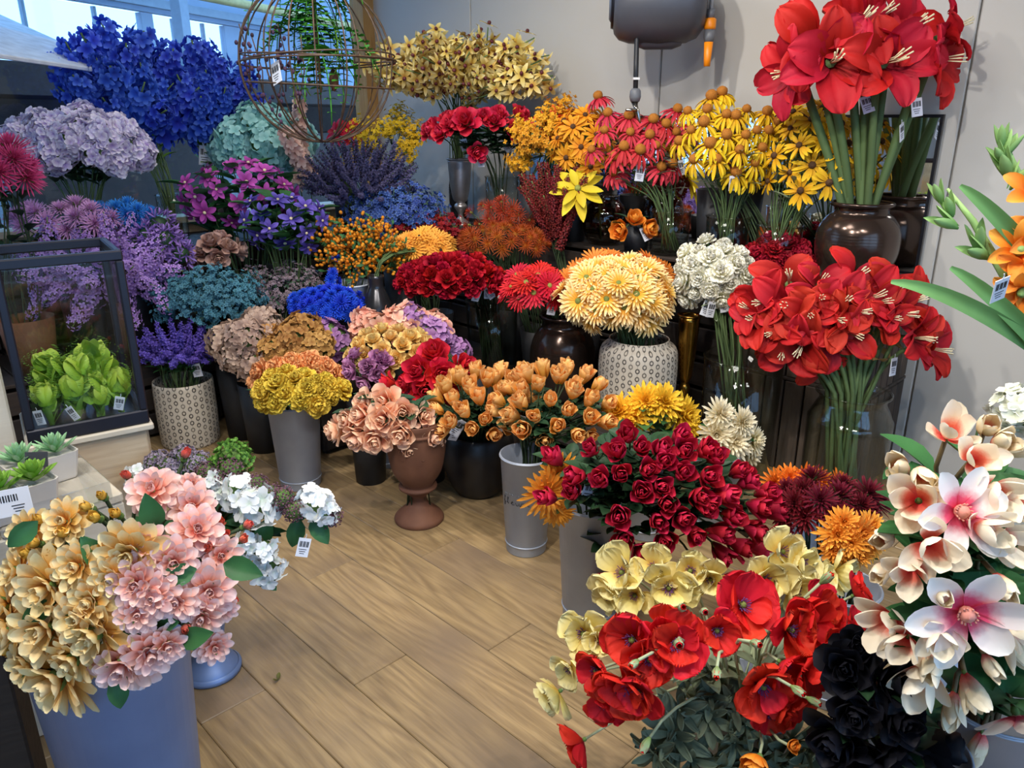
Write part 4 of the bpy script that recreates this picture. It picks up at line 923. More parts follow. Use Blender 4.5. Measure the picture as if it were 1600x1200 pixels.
def place_words(heads):
    # row (by height in the picture) and order from the left
    n = len(heads)
    if n == 1: return ['']
    def uv(p):
        d = p-CAMP; f = d.y*cP-d.z*sP; return d.x/f, (d.y*sP+d.z*cP)/f
    Q = [uv(h[0]) for h in heads]; rows = 1 if n <= 4 else (2 if n <= 9 else (3 if n <= 16 else (4 if n <= 26 else 5)))
    o = sorted(range(n), key=lambda i: -Q[i][1]); out = ['']*n; nm = {1: [''], 2: ['upper row', 'lower row'], 3: ['top row', 'middle row', 'bottom row'], 4: ['top row', 'second row', 'third row', 'bottom row'], 5: ['top row', 'second row', 'third row', 'fourth row', 'bottom row']}[rows]
    for r in range(rows):
        ids = sorted(o[r*n//rows:(r+1)*n//rows], key=lambda i: Q[i][0])
        for k, i in enumerate(ids):
            w = 'leftmost' if k == 0 else ('rightmost' if k == len(ids)-1 else ORD[k]+' from left'); out[i] = (w+' of '+nm[r]) if nm[r] else w
    return out
STEMS = {'g': G_STEM, 'd': G_STEMD, 'p': G_STEMP, 'b': G_STEMB}
NB = 0
def bouquet(name, label, cat, group, key, dome, n=20, px=40, cont=None, ck='plain', cm=None, cR=.09, clabel=None, cname='flower_bucket', ccat='bucket', stem='d', sr=.003, leaf='dark', nleaf=0, lpx=30, tags=0, tagpx=22,
            pix=None, hc=.2, up=.35, cH=None, zmin=-.35, rd=None, back=.0, jit=.13, stiff=False, lr=(.35, .85), each=False, ctop=None, cpos=None, svar=.15, mfrac=.85):
    u, v, ru, rv, t = dome
    C, rx, ry, rz, heads = dome_heads(u, v, ru, rv, t, n, rd, zmin, up, jit)
    if pix: heads = pix_heads(pix, C, rx, ry, rz, t, up, u, v, ru, rv)
    if cont is None:
        p = fit_tier(*(cpos if cpos else (C.x, C.y+back)), cR)
        H = cH if cH else max(.14, min(.40, (C.z-rz*.75-p.z)*.85 if ctop is None else ctop-p.z))
        cont = vessel(ck, cname, clabel or ('dark plastic flower bucket holding the '+group), ccat, p, cR, H, cm or M_DARKP)
    places = place_words(heads) if each else None
    sc = px*t/FPX; lv = LEAF(leaf) if nleaf else None; bls = BL(key)
    ts = set(rs.choice(len(heads), min(tags, len(heads)), replace=False).tolist()) if tags else set()
    for i, h in enumerate(heads):
        a = rs.rand()*6.28; e = rs.rand()**.5; dirx = Vector((h[0].x-cont['p'].x, h[0].y-cont['p'].y, 0))
        k = dirx/(max(rx, .05)); k = k if k.length < 1 else k.normalized()
        base = cont['p']+Vector((math.cos(a)*e*cont['br']*.7-k.x*cont['br']*.25, math.sin(a)*e*cont['br']*.7-k.y*cont['br']*.25, .02))
        mouth = Vector((cont['p'].x, cont['p'].y, cont['mz']))+k*cont['mr']*mfrac*.75+Vector((math.cos(a), math.sin(a), 0))*e*cont['mr']*.2
        s = sc*(1-svar+2*svar*rs.rand())*(h[2] if len(h) > 2 and h[2] else 1.)
        hp = clear(h[0], s*.55)
        flower(name, label+(', '+places[i] if places and places[i] else ''), cat, group, base, mouth, hp, h[1], s, bls, STEMS[stem], sr, lv, nleaf, lpx*t/FPX, tagpx*t/FPX if i in ts else 0, hc, None, stiff, lr)
    return cont
# ------------------------------------------------------------------ vessels that stand in view
def fl(u, v, R, z=0.):                     # foot of a vessel whose front foot edge shows at pixel (u,v)
    p = at_z(u, v, z); d = Vector((p.x, p.y, 0)).normalized(); return p+d*R
c_zinc1 = vessel('zinc', 'zinc_bucket', 'grey zinc bucket of yellow carnations standing alone on the oak floor', 'bucket', fl(472, 768, .08), .106, .37, M_ZINC)
c_zinc2 = vessel('zinc', 'zinc_bucket', 'short grey zinc bucket half hidden behind the rusty urn', 'bucket', fl(607, 733, .08), .10, .24, M_ZINC)
c_urn = vessel('urn', 'garden_urn', 'rusty brown footed urn filled with peach roses', 'urn', fl(656, 828, .085), .118, .42, M_TERRA)
c_black = vessel('bowl', 'black_pot', 'round black ceramic pot under the apricot roses', 'pot', fl(748, 782, .09), .15, .27, M_BLKPOT)
c_script = vessel('zinc', 'zinc_bucket', 'tall zinc bucket with black handwritten lettering under the apricot roses', 'bucket', fl(822, 872, .07), .092, .37, M_ZINC)
c_rose = vessel('zinc', 'zinc_bucket', 'tall zinc bucket of dark red roses at the edge of the floor', 'bucket', fl(922, 985, .085), .112, .40, M_ZINC)
c_ringL = vessel('squat', 'patterned_pot', 'cream pot printed with small dark rings holding violet flowers, on the floor', 'pot', fl(283, 692, .13), .135, .31, M_RING)
pR = fit_tier(*(at(967, 575, 3.22).xy), .165)
c_ringR = vessel('ringpot', 'patterned_pot', 'round-shouldered ring-patterned pot of golden gerberas', 'pot', pR, .168, .37, M_RING)
pB2 = fit_tier(*(at(852, 545, 3.5).xy), .15)
c_jar2 = vessel('jar', 'bronze_vase', 'shiny bronze jar of red gerberas beside the ring-patterned pot', 'vase', pB2, .152, .40, M_BRONZE)
pJ = at(1335, 390, 3.06); pJ = fit_tier(pJ.x, pJ.y, .16)
c_jar1 = vessel('jar', 'bronze_vase', 'shiny ribbed bronze jar of tall amaryllis before the mirror', 'vase', pJ, .158, .29, M_BRONZE)
c_glA = vessel('glassjar', 'glass_vase', 'large clear glass jar of scarlet amaryllis on the floor by the wall', 'vase', Vector((1.275, 2.698, 0)), .152, .49, M_VASEGL)
c_glC = vessel('glasscyl', 'glass_vase', 'tall clear glass cylinder of cream carnations', 'vase', Vector((.945, 2.99, 0)), .158, .54, M_VASEGL)
pG = room(3.05, .62, .2); c_gold = vessel('trumpet', 'gold_trumpet_vase', 'tall gold trumpet vase behind the cream carnations', 'vase', pG, .046, .46, M_GOLD)
pS = room(1.24, .29, .85)
c_silver = vessel('trumpet', 'silver_trumpet_vase', 'slender silver trumpet vase under the crimson roses', 'vase', pS+Vector((.0, 0, 0)), .072, .38, M_SILVER)
pS2 = fit_tier(*(at(768, 300, 4.25).xy), .10)
c_glRose = vessel('glasscyl', 'glass_vase', 'clear glass cylinder of crimson roses beside the silver trumpet vase', 'vase', pS2, .095, .30, M_VASEGL)
pO = room(1.04, .13, .85)
c_orch = vessel('jar', 'bronze_vase', 'dark jar of spreading yellow orchids in the corner', 'vase', pO, .06, .34, M_DARKJUG)
pC1 = fit_tier(*(at(1045, 380, 3.62).xy), .10); c_gc1 = vessel('glasscyl', 'glass_vase', 'clear glass cylinder with the red coneflower stems', 'vase', pC1, .095, .20, M_VASEGL)
pC2 = fit_tier(*(at(1135, 380, 3.40).xy), .10); c_gc2 = vessel('glasscyl', 'glass_vase', 'clear glass cylinder with the yellow coneflower stems', 'vase', pC2, .095, .20, M_VASEGL)
pC3 = fit_tier(*(at(1215, 390, 3.26).xy), .10); c_gc3 = vessel('glasscyl', 'glass_vase', 'clear glass cylinder with the rudbeckia stems', 'vase', pC3, .095, .18, M_VASEGL)
pGl = fit_tier(*(at(930, 370, 3.85).xy), .12); c_globe = vessel('globe', 'glass_globe_vase', 'smoky glass globe vase holding one yellow poinsettia', 'vase', pGl, .115, .24, M_SMOKE)
pRn = fit_tier(*(at(995, 385, 3.68).xy), .075); c_ran = vessel('plain', 'small_pot', 'small dark pot of orange ranunculus', 'pot', pRn, .07, .12, M_DARKP)
pW = fit_tier(*(at(557, 450, 3.78).xy), .11); c_white = vessel('zinc', 'whitewashed_bucket', 'pale enamel bucket of orange berry sprays', 'bucket', pW, .105, .30, M_WHITEB)
pD = fit_tier(*(at(598, 450, 3.68).xy), .085); c_jug = vessel('jug', 'dark_bottle_vase', 'dark gunmetal bottle vase beside the pale bucket', 'vase', pD, .085, .36, M_DARKJUG)
pBl = fit_tier(*(at(272, 330, 4.1).xy), .08); c_blue = vessel('glasscyl', 'glass_vase', 'clear glass vase of blue delphiniums by the window', 'vase', pBl, .075, .27, M_VASEGL)
pTp = fit_tier(*(at(10, 355, 3.2).xy), .12); c_terr = vessel('plain', 'clay_pot', 'brown clay pot of magenta chrysanthemums at the left edge', 'pot', pTp, .11, .24, M_CLAY)
p_ped = fl(335, 1070, .065); c_ped = vessel('pedestal', 'zinc_urn', 'small daylight-tinted zinc urn on a flared foot, standing on the floor', 'urn', p_ped, .085, .33, M_ZINC_DAYLIT)
# lettering on the script bucket
M_PEN = mat('black_lettering', '26282e', .6)
def bucket_r(c, z): return c['R']*np.interp(z/c['H'], [0, .10, .985, 1], [.77, .785, .985, 1.015])
def wrap(c, x, z):                       # x in metres along the front of the bucket
    a0 = math.atan2(-c['p'].y, -c['p'].x); r = bucket_r(c, z)+.0012; a = a0+x/r
    return Vector((r*math.cos(a), r*math.sin(a), z))
def stroke(c, pts): b = B(); tube(b, [wrap(c, x, z) for x, z in pts], .0011, 4); return b
lt = {'u': [(0, .6), (.1, .1), (.3, .05), (.45, .6), (.5, .1), (.65, .05)], 'e': [(0, .2), (.3, .55), (.2, .7), (.05, .4), (.2, .05), (.5, .15)], 'r': [(0, .1), (.12, .7), (.2, .6), (.42, .62), (.44, .1), (.6, .05)], 'i': [(0, .2), (.15, .65), (.2, .1), (.4, .1)], 'l': [(0, .1), (.25, 1.2), (.12, 1.3), (.1, .3), (.3, .05)], 'f': [(0, .1), (.3, 1.25), (.15, 1.3), (.1, -.6), (.25, -.5), (.2, .1), (.4, .1)]}
x = -.096
bb = B()
for ch in 'fleuri':
    b = stroke(c_script, [(x+px_*.030, .205+pz*.020) for px_, pz in lt[ch]]); bb.v += b.v; bb.g += b.g; bb.f += [tuple(i+bb.n for i in f) for f in b.f]; bb.m += b.m; bb.n += b.n; x += .019
obj('lettering', bb.mesh('lettering', M_PEN), c_script['o'])['label'] = 'black cursive handwriting'
bb = B(); x = -.09
for w in (.018, .022, .014, .020):
    b = stroke(c_script, [(x+k*w, .243+.0035*math.sin(k*13)) for k in np.linspace(0, 1, 9)]); bb.v += b.v; bb.g += b.g; bb.f += [tuple(i+bb.n for i in f) for f in b.f]; bb.m += b.m; bb.n += b.n; x += w+.006
obj('lettering', bb.mesh('lettering', M_GREYP), c_script['o'])

# ------------------------------------------------------------------ bouquets: right wall
BQ = bouquet
# tall amaryllis
AM = [(1302, 92, 1.05), (1268, 62, .95), (1232, 112, .85), (1392, 92, 1.1), (1345, 35, .9), (1420, 45, .95), (1470, 95, .9), (1492, 45, .65), (1375, 30, .8)]
BQ('amaryllis', 'tall red amaryllis in the ribbed bronze jar', 'flower', 'tall amaryllis', 'amar', (1360, 85, 150, 95, 2.98), px=132, pix=AM, cont=c_jar1, stem='g', sr=.0165, hc=.25, up=.1, tags=3, tagpx=26, svar=.05, mfrac=1.1, stiff=True, each=True)
BQ('amaryllis', 'scarlet amaryllis in the large clear glass jar', 'flower', 'scarlet amaryllis in glass', 'amar2', (1310, 490, 155, 85, 2.95), px=88,
   pix=[(1190, 470), (1232, 438), (1285, 440), (1338, 435), (1390, 450), (1208, 518), (1262, 492), (1300, 540), (1250, 540), (1342, 485), (1390, 500), (1425, 470), (1315, 470), (1180, 500), (1228, 480), (1280, 468), (1362, 462), (1226, 548), (1282, 565), (1330, 522), (1410, 488), (1172, 482), (1310, 500), (1375, 475)], cont=c_glA, stem='g', sr=.009, hc=.25, up=.25, stiff=True, each=True)
BQ('amaryllis', 'scarlet amaryllis drooping right of the glass jar', 'flower', 'drooping scarlet amaryllis', 'amar2', (1400, 550, 80, 60, 2.9), px=84, pix=[(1438, 530), (1462, 545)], cont=c_glA, stem='g', sr=.008, hc=.25, up=-.1, leaf='tan', nleaf=2, lpx=55, tags=1, tagpx=28, each=True)
# coneflowers
RC = [(935, 152), (950, 178), (983, 182), (1020, 188), (1058, 172), (985, 208), (1015, 212), (945, 205), (962, 245), (1033, 262), (1050, 258), (1056, 208), (1040, 195), (975, 230), (1078, 198), (1025, 228), (1000, 235), (960, 270), (925, 235)]
BQ('coneflower', 'red coneflower before the mirror', 'flower', 'red coneflowers', 'redcone', (1005, 215, 95, 75, 3.65), each=True, px=46, pix=RC, cont=c_gc1, stem='g', sr=.003, hc=.1, up=1.3, leaf='narrow', nleaf=1, lpx=50, tags=2)
YC = [(1112, 152), (1128, 146), (1105, 172), (1135, 180), (1150, 182), (1166, 172), (1198, 176), (1080, 205), (1100, 192), (1135, 212), (1155, 235), (1182, 205), (1190, 232), (1085, 250), (1150, 270), (1172, 275), (1232, 168), (1215, 192), (1250, 180), (1110, 225), (1120, 250), (1200, 205), (1165, 212), (1062, 222), (1075, 175), (1180, 255)]
BQ('coneflower', 'yellow coneflower before the mirror', 'flower', 'yellow coneflowers', 'yelcone', (1155, 215, 110, 80, 3.40), each=True, px=48, pix=YC, cont=c_gc2, stem='g', sr=.003, hc=.1, up=1.3, leaf='narrow', nleaf=1, lpx=50, tags=3)
BQ('rudbeckia', 'yellow rudbeckia left of the amaryllis stems', 'flower', 'rudbeckias', 'rudb', (1258, 262, 62, 95, 3.22), 26, 46, each=True, cont=c_gc3, stem='g', sr=.003, hc=.1, up=.3, leaf='narrow', nleaf=1, lpx=45)
# daisies, golden spray, roses, orchids
BQ('orange_daisy', 'golden orange daisy', 'flower', 'golden orange daisies', 'odaisy', (908, 235, 45, 62, 3.85), 14, 42, each=True, ck='plain', cR=.085, stem='g', hc=.1, leaf='narrowg', nleaf=2, lpx=30, tags=1, cH=.2)
BQ('red_orange_daisy', 'red-orange daisy above the golden spray', 'flower', 'red-orange daisies', 'rdaisy', (875, 195, 48, 24, 4.0), 7, 40, each=True, ck='plain', cR=.07, stem='g', hc=.1, leaf='narrowg', nleaf=2, lpx=30, cH=.25, pix=[(868, 178), (905, 178), (865, 205), (895, 190), (850, 190), (920, 195)])
BQ('golden_spray', 'feathery golden yellow blossom spray right of the crimson roses', 'flower', 'golden blossom sprays', 'forsyth', (855, 235, 42, 45, 4.05), 7, 70, ck='plain', cR=.07, stem='g', hc=.5, cH=.25)
CR = [(690, 208, 1.1), (705, 195), (728, 190, 1.2), (745, 237, 1.05), (678, 200), (757, 183), (780, 180), (805, 205, 1.1), (822, 198), (772, 190), (715, 185), (812, 180)]
BQ('rose', 'crimson rose below the orchids', 'flower', 'crimson roses', 'crimson', (750, 205, 82, 50, 4.2), each=True, px=33, pix=CR, cont=c_glRose, stem='d', sr=.003, leaf='rose', nleaf=5, lpx=40, tags=4, tagpx=18, up=.3)
BQ('rose', 'crimson rose in the silver trumpet vase', 'flower', 'crimson roses in silver', 'crimson', (700, 215, 40, 30, 4.3), px=32, pix=[(672, 205), (700, 188)], cont=c_silver, each=True, stem='d', sr=.003, leaf='rose', nleaf=4, lpx=30, lr=(.5, .9))
C, rx, ry, rz, hd = dome_heads(722, 122, 100, 48, 4.35, 36, .2)
hd = [(p, (n*Vector((1.6, 1, .5))).normalized()) for p, n in hd]
ob = BL('orchid')
for p, n in hd:
    mth = c_orch['p']+Vector((0, 0, .34)); n2 = (Vector((n.x, n.y*.6, .22)) + Vector((0, -.1, 0))).normalized()
    flower('orchid', 'yellow orchid spray with dark red lips in the corner above the crimson roses', 'flower', 'yellow orchid sprays', c_orch['p']+Vector((rs.randn()*.015, rs.randn()*.015, .02)), mth+Vector((rs.randn()*.02, rs.randn()*.02, 0)), clear(p, .2), n2, .34*(.8+.4*rs.rand()), ob, G_STEM, .003, hc=.55)
BQ('mimosa', 'bright yellow mimosa spray behind the dark lavender', 'flower', 'yellow mimosa sprays', 'mimosa', (612, 235, 48, 34, 4.6), 7, 62, cR=.08, stem='g', hc=.5, cH=.25)
BQ('red_poinsettia', 'red poinsettia behind the wire globe', 'flower', 'red poinsettias', 'redpoin', (545, 207, 34, 16, 4.55), each=True, px=42, pix=[(522, 205), (548, 205), (560, 215)], cR=.07, hc=.1, cH=.3, stem='d', cpos=tuple(room(.5, .62).xy))
BQ('lavender', 'dusky grey-purple lavender spike in the corner bunch', 'flower', 'dusky lavender spikes', 'lavend', (563, 292, 78, 62, 4.15), 75, 50, cR=.10, stem='g', sr=.0022, hc=.7, up=.25, zmin=-.2, cH=.48, cpos=tuple(room(1.36, .9).xy), svar=.2)
BQ('hydrangea', 'pale mint hydrangea head', 'flower', 'mint hydrangeas', 'hydmint', (410, 232, 52, 42, 4.25), 9, 62, each=True, cR=.09, stem='g', hc=.4, leaf='broadl', nleaf=1, lpx=35, cH=.28)
BQ('peach_delphinium', 'peach delphinium spike', 'flower', 'peach delphiniums', 'delphp', (463, 225, 14, 34, 4.05), each=True, px=85, pix=[(468, 195), (460, 235), (470, 255, .8)], cR=.06, stem='g', hc=.55, up=1.2, cH=.25)
# delphiniums by the window
BQ('delphinium', 'deep blue delphinium spike by the window', 'flower', 'blue delphiniums', 'delph', (205, 160, 72, 62, 4.05), 24, 105, each=True, cont=c_blue, stem='g', sr=.0028, hc=.55, up=.9, leaf='broadl', nleaf=1, lpx=25, tags=3, tagpx=30, svar=.2)
BQ('delphinium', 'leafy blue delphinium spike beside the hydrangeas', 'flower', 'blue delphiniums near the hydrangeas', 'delph', (322, 165, 55, 52, 4.2), 15, 90, each=True, cR=.08, stem='g', sr=.0028, hc=.55, up=.9, leaf='broadl', nleaf=3, lpx=28, tags=2, tagpx=30, cH=.27)
BQ('phlox', 'pale lilac phlox cluster', 'flower', 'pale lilac phlox', 'phlox', (118, 232, 95, 42, 3.75), 24, 52, each=True, cR=.11, stem='g', hc=.4, leaf='dark', nleaf=3, lpx=40, cH=.22, tags=1)
BQ('chrysanthemum', 'large magenta chrysanthemum', 'flower', 'magenta chrysanthemums', 'magentamum', (8, 268, 44, 42, 3.2), 9, 62, each=True, cont=c_terr, stem='d', hc=.25, leaf='dark', nleaf=2, lpx=40)
BQ('clematis', 'magenta clematis among green leaves', 'flower', 'magenta clematis', 'clemp', (375, 306, 85, 52, 3.9), 22, 34, each=True, cR=.10, stem='g', hc=.1, leaf='broad', nleaf=5, lpx=42, lr=(.5, 1.), up=.0, cH=.2, zmin=-.7, cpos=None)
BQ('clematis', 'violet blue clematis among green leaves', 'flower', 'violet clematis', 'clemv', (445, 348, 62, 45, 3.75), 16, 34, each=True, cR=.09, stem='g', hc=.1, leaf='broad', nleaf=5, lpx=42, lr=(.5, 1.), up=-.1, cH=.25, zmin=-.8)
BQ('pompom_mum', 'pink pompom flower behind the glass box', 'flower', 'pink pompom flowers', 'pinkpom', (105, 345, 80, 32, 3.5), 15, 44, each=True, cR=.10, stem='d', hc=.25, leaf='dark', nleaf=1, lpx=30)
BQ('pompom_mum', 'bright blue pompom flower', 'flower', 'blue pompom flowers', 'bluepom', (190, 336, 48, 22, 3.55), 11, 38, each=True, cR=.09, stem='d', hc=.25)
BQ('lilac', 'lilac panicle seen behind and through the black glass box', 'flower', 'lilac panicles', 'lilac', (155, 425, 100, 60, 3.45), 24, 66, cR=.11, stem='d', hc=.5, up=-.1, leaf='dark', nleaf=1, lpx=40, zmin=-.8)
BQ('agapanthus', 'mauve agapanthus head', 'flower', 'mauve agapanthus', 'agap', (242, 396, 36, 36, 3.6), 10, 42, each=True, cR=.09, stem='g', hc=.4, leaf='narrow', nleaf=2, lpx=40)
BQ('dusty_rose', 'dusty pink antique rose', 'flower', 'dusty pink roses', 'dustyrose', (338, 396, 30, 24, 3.75), 7, 32, each=True, cR=.07, stem='d', hc=.2)
BQ('teal_blossom', 'bushy spray of tiny teal blossoms above the violet flowers', 'flower', 'teal blossom sprays', 'tealbush', (320, 470, 68, 34, 3.62), 16, 66, cR=.11, stem='d', hc=.6)
BQ('grey_pink_blossom', 'bushy grey-pink spray right of the teal blossoms', 'flower', 'grey-pink sprays', 'greybush', (442, 460, 50, 32, 3.85), 10, 66, cR=.09, stem='d', hc=.6)
BQ('cornflower', 'vivid blue cornflower in the dense cluster', 'flower', 'dense blue cornflowers', 'cornfl', (510, 478, 58, 30, 3.6), 48, 24, cR=.10, stem='d', hc=.2)
BQ('cornflower', 'single blue cornflower above the cluster', 'flower', 'single blue cornflowers', 'cornfl', (515, 430, 15, 25, 3.66), each=True, px=20, pix=[(527, 402), (520, 425), (516, 437), (530, 440)], cR=.03, stem='g', hc=.2, cH=.12)
BQ('violet_salvia', 'violet feathery spike in the ring-patterned floor pot', 'flower', 'violet spikes', 'salvia', (280, 548, 56, 34, 3.5), 38, 44, cont=c_ringL, stem='g', hc=.6, leaf='narrowg', nleaf=5, lpx=26, tags=1)
BQ('hydrangea', 'dusty beige-pink hydrangea head', 'flower', 'dusty pink hydrangeas', 'hyddust', (398, 548, 44, 38, 3.45), 6, 66, each=True, cR=.10, stem='d', hc=.4, leaf='grey', nleaf=1, lpx=40)
BQ('hydrangea', 'golden brown hydrangea head', 'flower', 'golden brown hydrangeas', 'hydbrown', (462, 542, 46, 28, 3.42), 6, 66, each=True, cR=.10, stem='d', hc=.4)
BQ('carnation', 'apricot carnation in the zinc bucket', 'flower', 'apricot carnations', 'orangecarn', (462, 582, 68, 22, 3.2), 12, 40, each=True, cont=c_zinc1, stem='g', hc=.25, pix=[(405, 582), (430, 572), (455, 566), (485, 566), (510, 572), (530, 585), (400, 598), (525, 600), (468, 578), (495, 585)])
BQ('carnation', 'yellow carnation in the zinc bucket', 'flower', 'yellow carnations', 'yellowcarn', (466, 612, 66, 30, 3.05), 20, 38, each=True, cont=c_zinc1, stem='g', hc=.25, leaf='narrowg', nleaf=2, lpx=34)
# mid left cluster
cR1 = BQ('rose', 'pale yellow rose above the mauve ones', 'flower', 'pale yellow roses', 'yellowrose', (612, 552, 62, 36, 3.3), 22, 30, each=True, ck='zinc', cR=.10, cm=M_DARKP, stem='d', hc=.2)
BQ('rose', 'mauve rose below pale yellow roses', 'flower', 'mauve roses', 'mauverose', (580, 578, 34, 26, 3.2), 11, 31, each=True, cR=.08, stem='d', hc=.2, pix=[(556, 555), (575, 573), (550, 580), (592, 560), (570, 597), (547, 570), (590, 585), (600, 565)])
BQ('peach_blossom', 'peach blossom cluster', 'flower', 'peach blossom clusters', 'peachblos', (618, 515, 62, 18, 3.45), 10, 42, each=True, cR=.08, stem='d', hc=.3)
BQ('mauve_blossom', 'mauve blossom cluster', 'flower', 'mauve blossom clusters', 'purpblos', (640, 520, 75, 34, 3.5), each=True, px=38, pix=[(645, 498), (668, 515), (688, 530), (700, 545), (712, 552), (655, 508), (678, 522), (520, 520), (535, 530), (525, 545), (540, 540), (518, 535)], cR=.08, stem='d', hc=.3)
BQ('rose', 'large open red rose', 'flower', 'large red roses', 'redrose_b', (680, 585, 55, 40, 3.05), each=True, px=50, pix=[(680, 555), (690, 585), (722, 572), (665, 610), (640, 600), (705, 600), (690, 615), (610, 600, .8), (655, 580)], cR=.09, stem='d', hc=.2, leaf='rose', nleaf=3, lpx=40, back=.05)
PR = [(572, 628), (602, 627), (545, 655, .9), (600, 655), (567, 648), (630, 645), (588, 683), (628, 675), (640, 697), (672, 680), (528, 672, .9), (560, 680), (660, 650, .8), (680, 690, .8)]
BQ('rose', 'open peach rose spilling over the rusty urn', 'flower', 'peach roses', 'peachrose', (612, 660, 90, 50, 2.85), px=46, pix=PR, cont=c_urn, each=True, stem='d', hc=.2, leaf='rose', nleaf=3, lpx=46, up=.15)
BQ('rose', 'apricot rosebud in the wide bunch above the black pot', 'flower', 'apricot rosebuds above the black pot', 'orangebud', (760, 640, 88, 58, 2.88), 38, 35, cont=c_black, stem='d', hc=.35, leaf='rose', nleaf=2, lpx=44, tags=4, tagpx=30, up=.5)
BQ('rose', 'apricot rosebud in the lettered zinc bucket', 'flower', 'apricot rosebuds in lettered bucket', 'orangebud', (865, 640, 85, 62, 2.72), 32, 36, cont=c_script, stem='d', hc=.35, leaf='rose', nleaf=2, lpx=44, tags=2, tagpx=34, up=.5)
# behind: berries, apricot gerbera, blue sprays
BQ('berry_spray', 'orange berry spray in the pale enamel bucket', 'foliage', 'orange berry sprays', 'obery', (566, 398, 48, 30, 3.8), 9, 72, cont=c_white, stem='g', hc=.6, tags=1)
BQ('blue_blossom', 'loose spray of small blue flowers behind the orange berries', 'flower', 'small blue sprays', 'bluebush', (615, 338, 62, 30, 4.15), 11, 70, cR=.10, stem='g', hc=.6, cH=.2)
BQ('gerbera', 'dark-eyed apricot gerbera', 'flower', 'dark-eyed apricot gerberas', 'anemgerb', (655, 388, 48, 24, 3.9), 15, 38, each=True, cont=c_jug, stem='g', hc=.1, mfrac=.5)
BQ('dark_red_spray', 'dark red spray behind the apricot gerberas', 'flower', 'dark red sprays', 'redbush', (660, 368, 62, 20, 4.15), 8, 55, cR=.09, stem='d', hc=.6, cH=.2)
BQ('rose', 'small deep red rose in the dense low bunch', 'flower', 'dense deep red roses', 'redrose_s', (702, 438, 76, 34, 3.6), 44, 28, ck='glasscyl', cm=M_VASEGL, cR=.13, cname='glass_vase', ccat='vase', clabel='clear glass vase with the dense deep red roses', stem='d', hc=.25, leaf='rose', nleaf=1, lpx=36, tags=5, tagpx=22, cH=.40)
BQ('chrysanthemum', 'spidery rust red chrysanthemum', 'flower', 'tall rust red chrysanthemums', 'rustmum', (800, 335, 60, 28, 3.95), each=True, px=28, pix=[(782, 312), (732, 330), (752, 320), (765, 322), (800, 325), (795, 340), (762, 342), (775, 350), (728, 352), (745, 350), (812, 335), (830, 345), (815, 355), (785, 330), (840, 325)], cR=.09, stem='d', hc=.2, cH=.3)
BQ('chrysanthemum', 'bronze chrysanthemum with golden centre', 'flower', 'bronze chrysanthemums', 'bronzemum', (785, 378, 66, 28, 3.75), 26, 30, each=True, cR=.10, stem='d', hc=.2, cH=.25)
BQ('celosia', 'burgundy plume standing below the golden spray', 'flower', 'burgundy plumes', 'plume', (868, 330, 38, 42, 3.85), 20, 95, cR=.09, stem='d', hc=.6, up=1.6, cH=.25, zmin=-.1)
BQ('yellow_poinsettia', 'bright yellow poinsettia with pointed bracts in the smoky globe vase', 'flower', None, 'ypoin', (905, 292, 20, 14, 3.7), px=82, pix=[(903, 292)], cont=c_globe, stem='g', sr=.005, hc=.1, up=.7, tags=1)
BQ('ranunculus', 'orange ranunculus below the red coneflowers', 'flower', 'orange ranunculus', 'ranun', (992, 355, 30, 18, 3.6), px=38, each=True, pix=[(968, 360), (1016, 357), (992, 340)], cont=c_ran, stem='g', hc=.3, leaf='dark', nleaf=2, lpx=30, tags=1)
BQ('gerbera', 'red gerbera in the bronze jar', 'flower', 'red gerberas', 'redgerb', (838, 450, 44, 32, 3.42), 13, 44, each=True, cont=c_jar2, stem='g', sr=.004, hc=.1, tags=3, tagpx=24)
BQ('gerbera', 'orange gerbera behind the golden ones', 'flower', 'orange gerberas', 'orangegerb', (962, 440, 92, 42, 3.45), each=True, px=46, pix=[(890, 440), (880, 455), (900, 425), (1040, 430), (1050, 455), (1045, 470), (955, 398), (930, 405), (1015, 405), (1030, 418)], cont=c_ringR, stem='g', sr=.004, hc=.1)
BQ('gerbera', 'golden gerbera with pale tips', 'flower', 'golden gerberas', 'goldgerb', (966, 462, 78, 54, 3.2), 34, 52, each=True, cont=c_ringR, stem='g', sr=.004, hc=.1, tags=1, tagpx=26, zmin=-.6)
BQ('carnation', 'cream carnation in the tall glass cylinder', 'flower', 'cream carnations', 'creamcarn', (1117, 432, 52, 50, 3.2), 24, 38, each=True, cont=c_glC, stem='g', sr=.004, hc=.25, zmin=-.7, leaf='narrow', nleaf=1, lpx=40, tags=6, tagpx=24, up=.1)
BQ('carnation', 'dark red carnation beside the cream ones', 'flower', 'dark red carnations', 'redcarn', (1215, 408, 48, 34, 3.3), 16, 38, each=True, cR=.08, stem='d', hc=.25, cH=.3)
# right foreground
BQ('dahlia', 'bright yellow dahlia', 'flower', 'bright yellow dahlias', 'ydecor', (1020, 638, 72, 32, 2.7), each=True, px=60, pix=[(965, 640), (1010, 625, 1.1), (1075, 650, 1.1), (990, 655), (1040, 625), (1085, 672)], ck='zinc', cm=M_ZINC, cR=.10, clabel='zinc bucket of yellow dahlias hidden behind the red roses', cname='zinc_bucket', stem='g', hc=.25, leaf='broad', nleaf=2, lpx=50)
BQ('dahlia', 'cream white dahlia', 'flower', 'cream dahlias', 'cdecor', (1130, 665, 80, 50, 2.75), each=True, px=58, pix=[(1120, 680, 1.1), (1130, 645), (1165, 660), (1185, 690), (1178, 715), (975, 672), (1025, 668), (1150, 690)], ck='zinc', cm=M_ZINC, cR=.10, clabel='zinc bucket of cream dahlias before the glass cylinder', cname='zinc_bucket', stem='g', hc=.25, leaf='broad', nleaf=2, lpx=40, back=.05)
